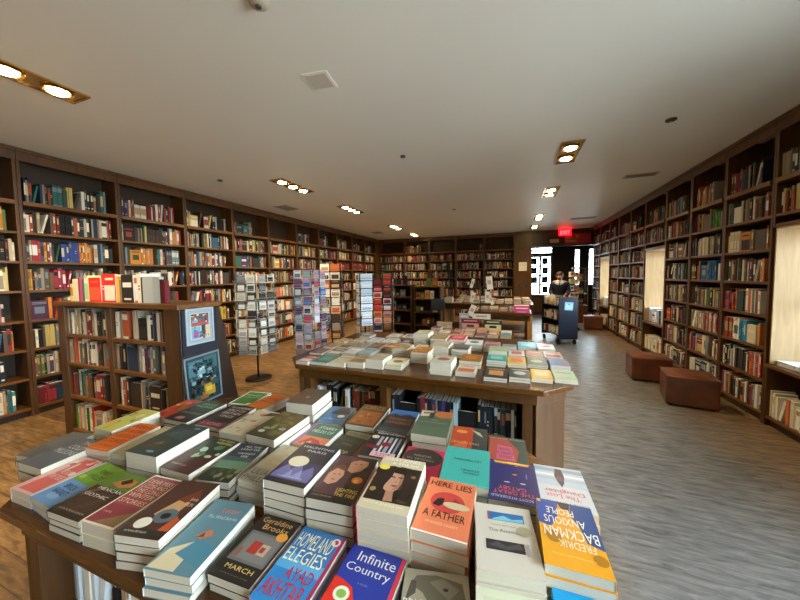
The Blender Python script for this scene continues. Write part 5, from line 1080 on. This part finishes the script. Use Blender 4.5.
# wire stand with little cards on the tall table
e = empty('sign_stand', (-.52, 5.32, .622), 0, 'branching wire stand holding white cards above the far tables', 'stand')
m = MB(); m.lathe([(.09,0),(.09,.012),(.02,.02)], 0, 0, 18); m.build('base', M_metal_blk, e)
m = MB(); m.tube((0,0,.02),(0,0,.92),.008); m.build('pole', M_metal_blk, e)
for i, (dx, dz, hh, w, a) in enumerate([(-.15,.72,.16,.05,.3),(.16,.70,.22,.10,-.1),(-.15,.48,.17,.06,.35),(.12,.47,.19,.07,.0),(.2,.44,.17,.05,-.35),(-.17,.24,.2,.09,.4),(.02,.18,.09,.3,0)]):
    m = MB(); m.tube((0,0,dz),(dx,0,dz),.004); m.build('arm', M_metal_blk, e)
    m = MB(); R = Matrix.Translation((dx,-.012,dz)) @ Matrix.Rotation(a, 4, 'Y'); m.box(-w/2, w/2, -.004, .004, -hh*.1, hh*.9, 'E4E0D6', M=R); m.box(-w*.3, w*.3, -.0045, -.004, hh*.3, hh*.6, 'A8A8A0', M=R)
    m.build('sign_card', M_matte, e)

# ---------------------------------------------------------------- book cart
e = empty('book_cart', (.99, 7.75, 0), math.radians(20), 'dark navy metal book cart on casters beside the aisle', 'cart')
cw, cl_, chh = .42, .80, 1.04
for yy, nm in ((-cl_/2, 'end_panel'), (cl_/2-.02, 'end_panel')):
    m = MB(); m.box(-cw/2, cw/2, yy, yy+.02, .12, chh); m.build(nm, M_navy, e, bevel=.012)
for z in (.2, .52, .84):
    for s in (-1, 1):
        m = MB(); v = [(s*.009,-cl_/2+.021,z),(s*cw/2,-cl_/2+.021,z),(s*cw/2,cl_/2-.021,z),(s*.009,cl_/2-.021,z)]
        m.add(v+[(a,b,c+.012) for a,b,c in v], [(0,3,2,1),(4,5,6,7),(0,1,5,4),(1,2,6,5),(2,3,7,6),(3,0,4,7)]); m.build('shelf', M_navy, e)
m = MB(); m.box(-.008,.008,-cl_/2+.021,cl_/2-.021,.25,.98); m.build('divider', M_navy, e)
m = MB(); m.tube((-cw/2+.03,-cl_/2+.01,chh),(-cw/2+.03,-cl_/2+.01,chh+.05),.008); m.tube((cw/2-.03,-cl_/2+.01,chh),(cw/2-.03,-cl_/2+.01,chh+.05),.008); m.tube((-cw/2+.03,-cl_/2+.01,chh+.05),(cw/2-.03,-cl_/2+.01,chh+.05),.008); m.build('handle', M_metal_blk, e)
for sx in (-1, 1):
    for sy in (-1, 1):
        m = MB(); R = Matrix.Translation((sx*.17, sy*.34, .055)) @ Matrix.Rotation(PI/2, 4, 'Y'); m.lathe([(.055,-.014),(.055,.014)], 0, 0, 18, M=R); w_ = m.build('caster', M_black, e)
        m = MB(); m.tube((sx*.17, sy*.34, .06),(sx*.17, sy*.34, .125),.012); m.build('fork', M_chrome, w_)
Mcart = Matrix.Translation((.99, 7.75, 0)) @ Matrix.Rotation(math.radians(20), 4, 'Z')
m = MB(); m.box(-.09,.09,-.0035,0,0,.17,'8FC4E8'); m.box(-.07,.07,-.0042,-.0036,.03,.13,'A8D4F0'); m.box(-.02,.02,-.0048,-.0043,.11,.14,'5A8AB0')
o = m.build('paper_notice', M_matte, None); o.matrix_world = Mcart @ Matrix.Translation((.0, -cl_/2-.001, .76)) @ Matrix.Rotation(.08, 4, 'Y'); tag(o, 'light blue paper taped to the end of the navy book cart', 'notice')
rc = random.Random(4)
for j, (z, lv) in enumerate(((.2,'bottom'),(.52,'middle'),(.84,'top'))):
    yy = -cl_/2+.05; k = 0
    while yy < cl_/2-.08:
        w = rc.uniform(.02, .045); k += 1
        if rc.random() < .5:
            h = rc.uniform(.15, .21); col = rc.choice(['C8BEAA','E0D8C8','3A3A3A','7A2A2A','26344A','B8A078','D8D4C8'])
            m = MB(); spine_book(m, w, h, .13, col, 'E8E0D0', rc.randrange(5))
            o = m.build('shelved_book', M_matte, None)
            o.matrix_world = Mcart @ Matrix.Translation((-.18, yy+w/2, z+.013)) @ Matrix.Rotation(-PI/2, 4, 'Z')
            tag(o, '%s book on the %s shelf of the navy cart, %s from the near end' % (cname(col), lv, nth(k)), 'book', 'books on the cart')
        yy += w+.004

# ---------------------------------------------------------------- entrance area
e = empty('exit_sign', (1.6, 11.40, 2.73), 0, 'glowing red EXIT sign hanging above the entrance banner', 'exit sign')
m = MB(); m.box(-.18,.18,-.03,.02,.07,.28); m.build('housing', M_exit, e, bevel=.01)
v, f = text_mesh('EXIT', -.14, .11, .14, .23, 'FFFFFF', 0)
m = MB(); m.add([(a,-.0312,b) for a,b,c in v], f, 'FFFFFF'); m.build('lettering', M_exitletter, e)
e = empty('hanging_banner', (1.75, 11.44, 2.5), 0, 'dark red banner with cream bands across the header over the entrance', 'banner')
m = MB(); m.box(-.15,.60,-.012,.005,.02,.36); m.build('red_cloth', M_red, e)
m = MB(); m.box(-.66,-.16,-.010,.005,.04,.34,'2A1410'); m.build('dark_cloth', M_matte, e)
m = MB(); m.box(-.60,-.32,-.016,-.0125,.08,.2,'8A7A68'); m.box(-.12,.2,-.016,-.0125,.07,.15,'8A6A5C'); m.box(-.10,.08,-.016,-.0125,.2,.3,'8A5A50'); m.build('cream_band', M_matte, e)
m = MB(); m.disc(0,0,0,.05,.05,'8A7A2A',16, M=Matrix.Translation((.22,-.0165,.26)) @ Matrix.Rotation(PI/2,4,'X')); m.disc(0,0,0,.03,.03,'A84A4A',16, M=Matrix.Translation((.22,-.017,.26)) @ Matrix.Rotation(PI/2,4,'X')); m.build('round_mark', M_matte, e)
# sign and plate on the pillar
m = MB(); m.box(-.13,.13,-.008,0,0,.30,'D8D0B4'); m.box(-.11,.11,-.0085,-.008,.16,.27,'C8C0A0'); m.box(-.11,.11,-.0085,-.008,.03,.13,'CEC6A8'); tag(m.build('pillar_notice', M_matte, None, (.32, YB-.051, 1.66)), 'cream notice in two panels on the wooden pillar', 'notice')
m = MB(); m.box(-.13,.13,-.012,0,0,.07,'2A2018'); m.box(-.1,.1,-.0125,-.012,.02,.05,'6A5A48'); tag(m.build('switch_plate', M_matte, None, (.32, YB-.051, 1.10)), 'dark switch plate low on the wooden pillar', 'switch plate')
# book tower behind the cart
e = empty('paperback_tower', (1.55, 9.6, 0), .3, 'narrow rotating tower of paperbacks beside the person', 'book rack')
m = MB(); m.lathe([(.2,0),(.2,.03),(.03,.05)], 0, 0, 20); m.build('base', M_metal_blk, e); m = MB(); m.tube((0,0,.05),(0,0,1.58),.015); m.build('pole', M_metal_blk, e)
for q in range(7):
    z = .3+q*.19
    m = MB(); m.box(-.13,.13,-.13,.13,z,z+.01); m.build('tray', M_metal_blk, e)
    for k, (dx, dy) in enumerate(((-.06,-.07),(.06,-.07))):
        cm = MB(); c = ['D8CDB0','C8A878','E0D8C8','B84A30','A8B088','D8C890'][(q*2+k) % 6]; cm.box(-.05,.05,-.05,.05,0,.14,c); cm.box(-.035,.035,-.0506,-.05,.05,.12,['8A3A2A','4A5A6A','C8A040'][q % 3])
        o = cm.build('paperback', M_matte, None); o.matrix_world = unitM(1.55, 9.6, .3) @ Matrix.Translation((dx, dy, z+.0105)); tag(o, '%s paperback, %s tray from floor, %s side of the rotating tower' % (cname(c), nth(q+1), ['left','right'][k]), 'book', 'paperbacks in the tower')
# glass cabinet by the end of the right wall
e = empty('glass_cabinet', (2.12, 10.9, 0), 0, 'tall brown display cabinet with glass sides by the entrance', 'cabinet')
e.location = (1.98, 11.0, 0)
m = MB(); m.box(-.2,.2,-.2,.2,0,.55); m.build('base', M_case, e)
for sx in (-1, 1):
    for sy in (-1, 1):
        m = MB(); m.box(sx*.19-.01, sx*.19+.01, sy*.19-.01, sy*.19+.01, .551, 1.7); m.build('corner_post', M_case, e)
m = MB(); m.box(-.2,.2,-.2,.2,1.701,1.74); m.build('top', M_case, e)
for z in (.9, 1.3): m = MB(); m.box(-.178,.178,-.178,.178,z,z+.012); m.build('shelf', M_shelf, e)
m = MB(); m.box(-.178,.178,-.192,-.188,.555,1.697); m.build('glass_door', M_glass, e)
for i, (z, w, h, c) in enumerate([(.5512,.2,.18,'8A5A30'),(.9132,.22,.2,'6A4020'),(1.3132,.18,.22,'A87040')]):
    m = MB(); face_book(m, w, h, .06, c, 'C8A870', i); tag(m.build('displayed_book', M_matte, None, (1.98, 11.0-.05, z)), '%s book on the %s shelf of the glass cabinet' % (cname(c), ['bottom','middle','top'][i]), 'book')
# reception counter seen beyond the opening
e = empty('reception_counter', (.95, 12.9, 0), 0, 'dark counter in the entrance lobby in front of the glazed door', 'counter')
m = MB(); m.box(-.32,.32,-.25,.25,0,.72); m.build('body', M_darkwood, e); m = MB(); m.box(-.36,.36,-.29,.29,.721,.76); m.build('top', M_shelf, e, bevel=.004)
m = MB(); m.box(-.3,.3,-.252,-.2505,.1,.66); m.build('front_panel', M_case, e)

# ---------------------------------------------------------------- person standing behind the cart
def skin_body(name, pts, edges, radii, mat, parent, root=0, sub=2):
    me = bpy.data.meshes.new(name); me.from_pydata(pts, edges, []); me.materials.append(mat)
    o = bpy.data.objects.new(name, me); C.objects.link(o); o.parent = parent
    o.modifiers.new('Skin', 'SKIN'); s = o.modifiers.new('Subdivision', 'SUBSURF'); s.levels = sub; s.render_levels = sub
    for i, r in enumerate(radii):
        v = me.skin_vertices[0].data[i]; v.radius = (r, r) if not isinstance(r, tuple) else r
        v.use_root = (i == root)
    for p in me.polygons: p.use_smooth = True
    dg = bpy.context.evaluated_depsgraph_get(); m2 = bpy.data.meshes.new_from_object(o.evaluated_get(dg))
    o.modifiers.clear(); o.data = m2
    for p in m2.polygons: p.use_smooth = True
    if not m2.materials: m2.materials.append(mat)
    return o
pe = empty('person', (1.18, 9.15, 0), math.radians(-12), 'person in a dark navy jacket and white collar standing behind the book cart, looking down', 'person')
P_ = [(0,0,.86),(0,0,1.0),(0,-.01,1.18),(0,-.02,1.31),(0,-.03,1.375),(0,-.05,1.44),(0,-.06,1.50),
      (-.17,-.02,1.29),(-.22,-.06,1.05),(-.14,-.26,.98),(.17,-.02,1.29),(.22,-.06,1.05),(.14,-.26,.98),
      (-.09,0,.80),(-.10,-.01,.45),(-.10,.01,.07),(-.11,-.11,.035),(.09,0,.80),(.10,-.01,.45),(.10,.01,.07),(.11,-.11,.035)]
E_ = [(0,1),(1,2),(2,3),(3,4),(4,5),(5,6),(3,7),(7,8),(8,9),(3,10),(10,11),(11,12),(0,13),(13,14),(14,15),(15,16),(0,17),(17,18),(18,19),(19,20)]
R_ = [(.15,.10),(.14,.10),(.16,.11),(.13,.09),(.05,.055),(.075,.09),(.075,.095),(.06,.06),(.045,.045),(.028,.028),(.06,.06),(.045,.045),(.028,.028),(.085,.085),(.055,.055),(.04,.04),(.035,.03),(.085,.085),(.055,.055),(.04,.04),(.035,.03)]
skin_body('body', P_, E_, R_, M_skin, pe)
J_ = [(0,0,.84),(0,0,1.0),(0,-.01,1.18),(0,-.02,1.31),(-.17,-.02,1.285),(-.22,-.06,1.05),(-.16,-.22,.99),(.17,-.02,1.285),(.22,-.06,1.05),(.16,-.22,.99)]
skin_body('jacket', J_, [(0,1),(1,2),(2,3),(3,4),(4,5),(5,6),(3,7),(7,8),(8,9)], [(.18,.135),(.17,.13),(.195,.15),(.165,.12),(.095,.09),(.062,.062),(.045,.045),(.095,.09),(.062,.062),(.045,.045)], M_cloth, pe)
T_ = [(0,0,.86),(-.09,0,.78),(-.10,-.01,.45),(-.10,.01,.10),(.09,0,.78),(.10,-.01,.45),(.10,.01,.10)]
skin_body('trousers', T_, [(0,1),(1,2),(2,3),(0,4),(4,5),(5,6)], [(.165,.12),(.1,.105),(.075,.075),(.06,.06),(.1,.105),(.075,.075),(.06,.06)], M_cloth, pe)
for s in (-1, 1):
    m = MB(); m.box(s*.105-.045, s*.105+.045, -.17, .06, .0, .075); m.build('shoe', M_black, pe, bevel=.02)
m = MB(); m.add([(-.11,-.115,1.30),(-.02,-.145,1.24),(-.0,-.15,1.33),(-.05,-.10,1.385)], [(0,1,2,3),(3,2,1,0)]); m.add([(.11,-.115,1.30),(.02,-.145,1.24),(0,-.15,1.33),(.05,-.10,1.385)], [(0,1,2,3),(3,2,1,0)])
m.lathe([(.075,1.335),(.07,1.36),(.06,1.385)], 0, -.035, 16); m.build('shirt_collar', M_shirt, pe)
def ellipsoid(name, c, r, mat, par, cut=None):
    m = MB(); n, k = 16, 12; v = []; f = []
    for j in range(k+1):
        ph = PI*j/k
        for i in range(n):
            th = 2*PI*i/n; v.append((c[0]+r[0]*math.sin(ph)*math.cos(th), c[1]+r[1]*math.sin(ph)*math.sin(th), c[2]+r[2]*math.cos(ph)))
    for j in range(k):
        for i in range(n): f.append((j*n+i, (j+1)*n+i, (j+1)*n+(i+1)%n, j*n+(i+1)%n))
    m.add(v, f, smooth=True); return m.build(name, mat, par)
ellipsoid('hair', (0,-.035,1.515), (.088,.092,.095), M_hair, pe)
for s in (-1, 1):
    ellipsoid('eye', (s*.03,-.143,1.49), (.011,.008,.007), M_white, pe); ellipsoid('ear', (s*.083,-.05,1.48), (.012,.02,.03), M_skin, pe)
ellipsoid('nose', (0,-.152,1.465), (.012,.016,.022), M_skin, pe); ellipsoid('mouth', (0,-.143,1.43), (.025,.008,.007), M_red, pe)
for s in (-1, 1):
    hx, hy, hz = s*.135, -.275, .975
    pts = [(hx,hy,hz)]; ed = []; rad = [(.026,.018)]
    pts.append((hx-s*.005,hy-.05,hz-.008)); ed.append((0,1)); rad.append((.034,.014))
    for k in range(4):
        o_ = -0.027+.018*k; ln = [.065,.075,.07,.055][k]
        a0 = len(pts); pts += [(hx-s*.005+o_,hy-.075,hz-.012),(hx-s*.005+o_*1.1,hy-.075-ln*.6,hz-.025),(hx-s*.005+o_*1.1,hy-.075-ln*.9,hz-.05)]
        ed += [(1,a0),(a0,a0+1),(a0+1,a0+2)]; rad += [.0085,.008,.007]
    a0 = len(pts); pts += [(hx-s*.035,hy-.03,hz-.012),(hx-s*.05,hy-.06,hz-.03)]; ed += [(0,a0),(a0,a0+1)]; rad += [.010,.008]
    skin_body('hand', pts, ed, rad, M_skin, pe, 0, 1)

# ---------------------------------------------------------------- daylight
w = bpy.data.worlds.new('world'); bpy.context.scene.world = w; w.use_nodes = True
nt = w.node_tree; bg = nt.nodes['Background']; bg.inputs['Strength'].default_value = SKY
tcw = nt.nodes.new('ShaderNodeTexCoord'); sxw = nt.nodes.new('ShaderNodeSeparateXYZ'); crw = nt.nodes.new('ShaderNodeValToRGB')
mrw = nt.nodes.new('ShaderNodeMapRange'); mrw.inputs[1].default_value = -1; mrw.inputs[2].default_value = 1
nt.links.new(tcw.outputs['Generated'], sxw.inputs[0]); nt.links.new(sxw.outputs['Z'], mrw.inputs[0]); nt.links.new(mrw.outputs[0], crw.inputs[0])
# pavement and facades below the horizon, bright overcast sky above
crw.color_ramp.elements[0].position = .47; crw.color_ramp.elements[0].color = (.30, .32, .33, 1)
crw.color_ramp.elements[1].position = .56; crw.color_ramp.elements[1].color = (.72, .86, 1.0, 1)
nt.links.new(crw.outputs[0], bg.inputs['Color'])
def portal(x, y, z, sx, sy, rot):
    ld = bpy.data.lights.new('window_daylight', 'AREA'); ld.shape = 'RECTANGLE'; ld.size = sx; ld.size_y = sy; ld.cycles.is_portal = True
    o = bpy.data.objects.new('window_daylight', ld); C.objects.link(o); o.location = (x, y, z); o.rotation_euler = rot; tag(o, kind='structure')
for a, b in WIN: portal(WXR+.2, (a+b)/2, sum(wz(a))/2, wz(a)[1]-wz(a)[0], b-a, (0, PI/2, 0))
portal(1.06, 14.2, 1.5, .9, 2.4, (-PI/2, 0, 0)); portal(2.68, 14.2, 1.55, .6, 2.3, (-PI/2, 0, 0))

sc = bpy.context.scene
sc.view_settings.view_transform = 'Standard'; sc.view_settings.look = 'None'; sc.view_settings.gamma = 1; sc.view_settings.use_curve_mapping = False
sc.view_settings.exposure = EXPO
bpy.context.view_layer.update()

# every label: at most 16 words
for o in bpy.data.objects:
    if 'label' in o.keys() and not (4 <= len(o['label'].split()) <= 16): print('LABEL', len(o['label'].split()), o['label'])
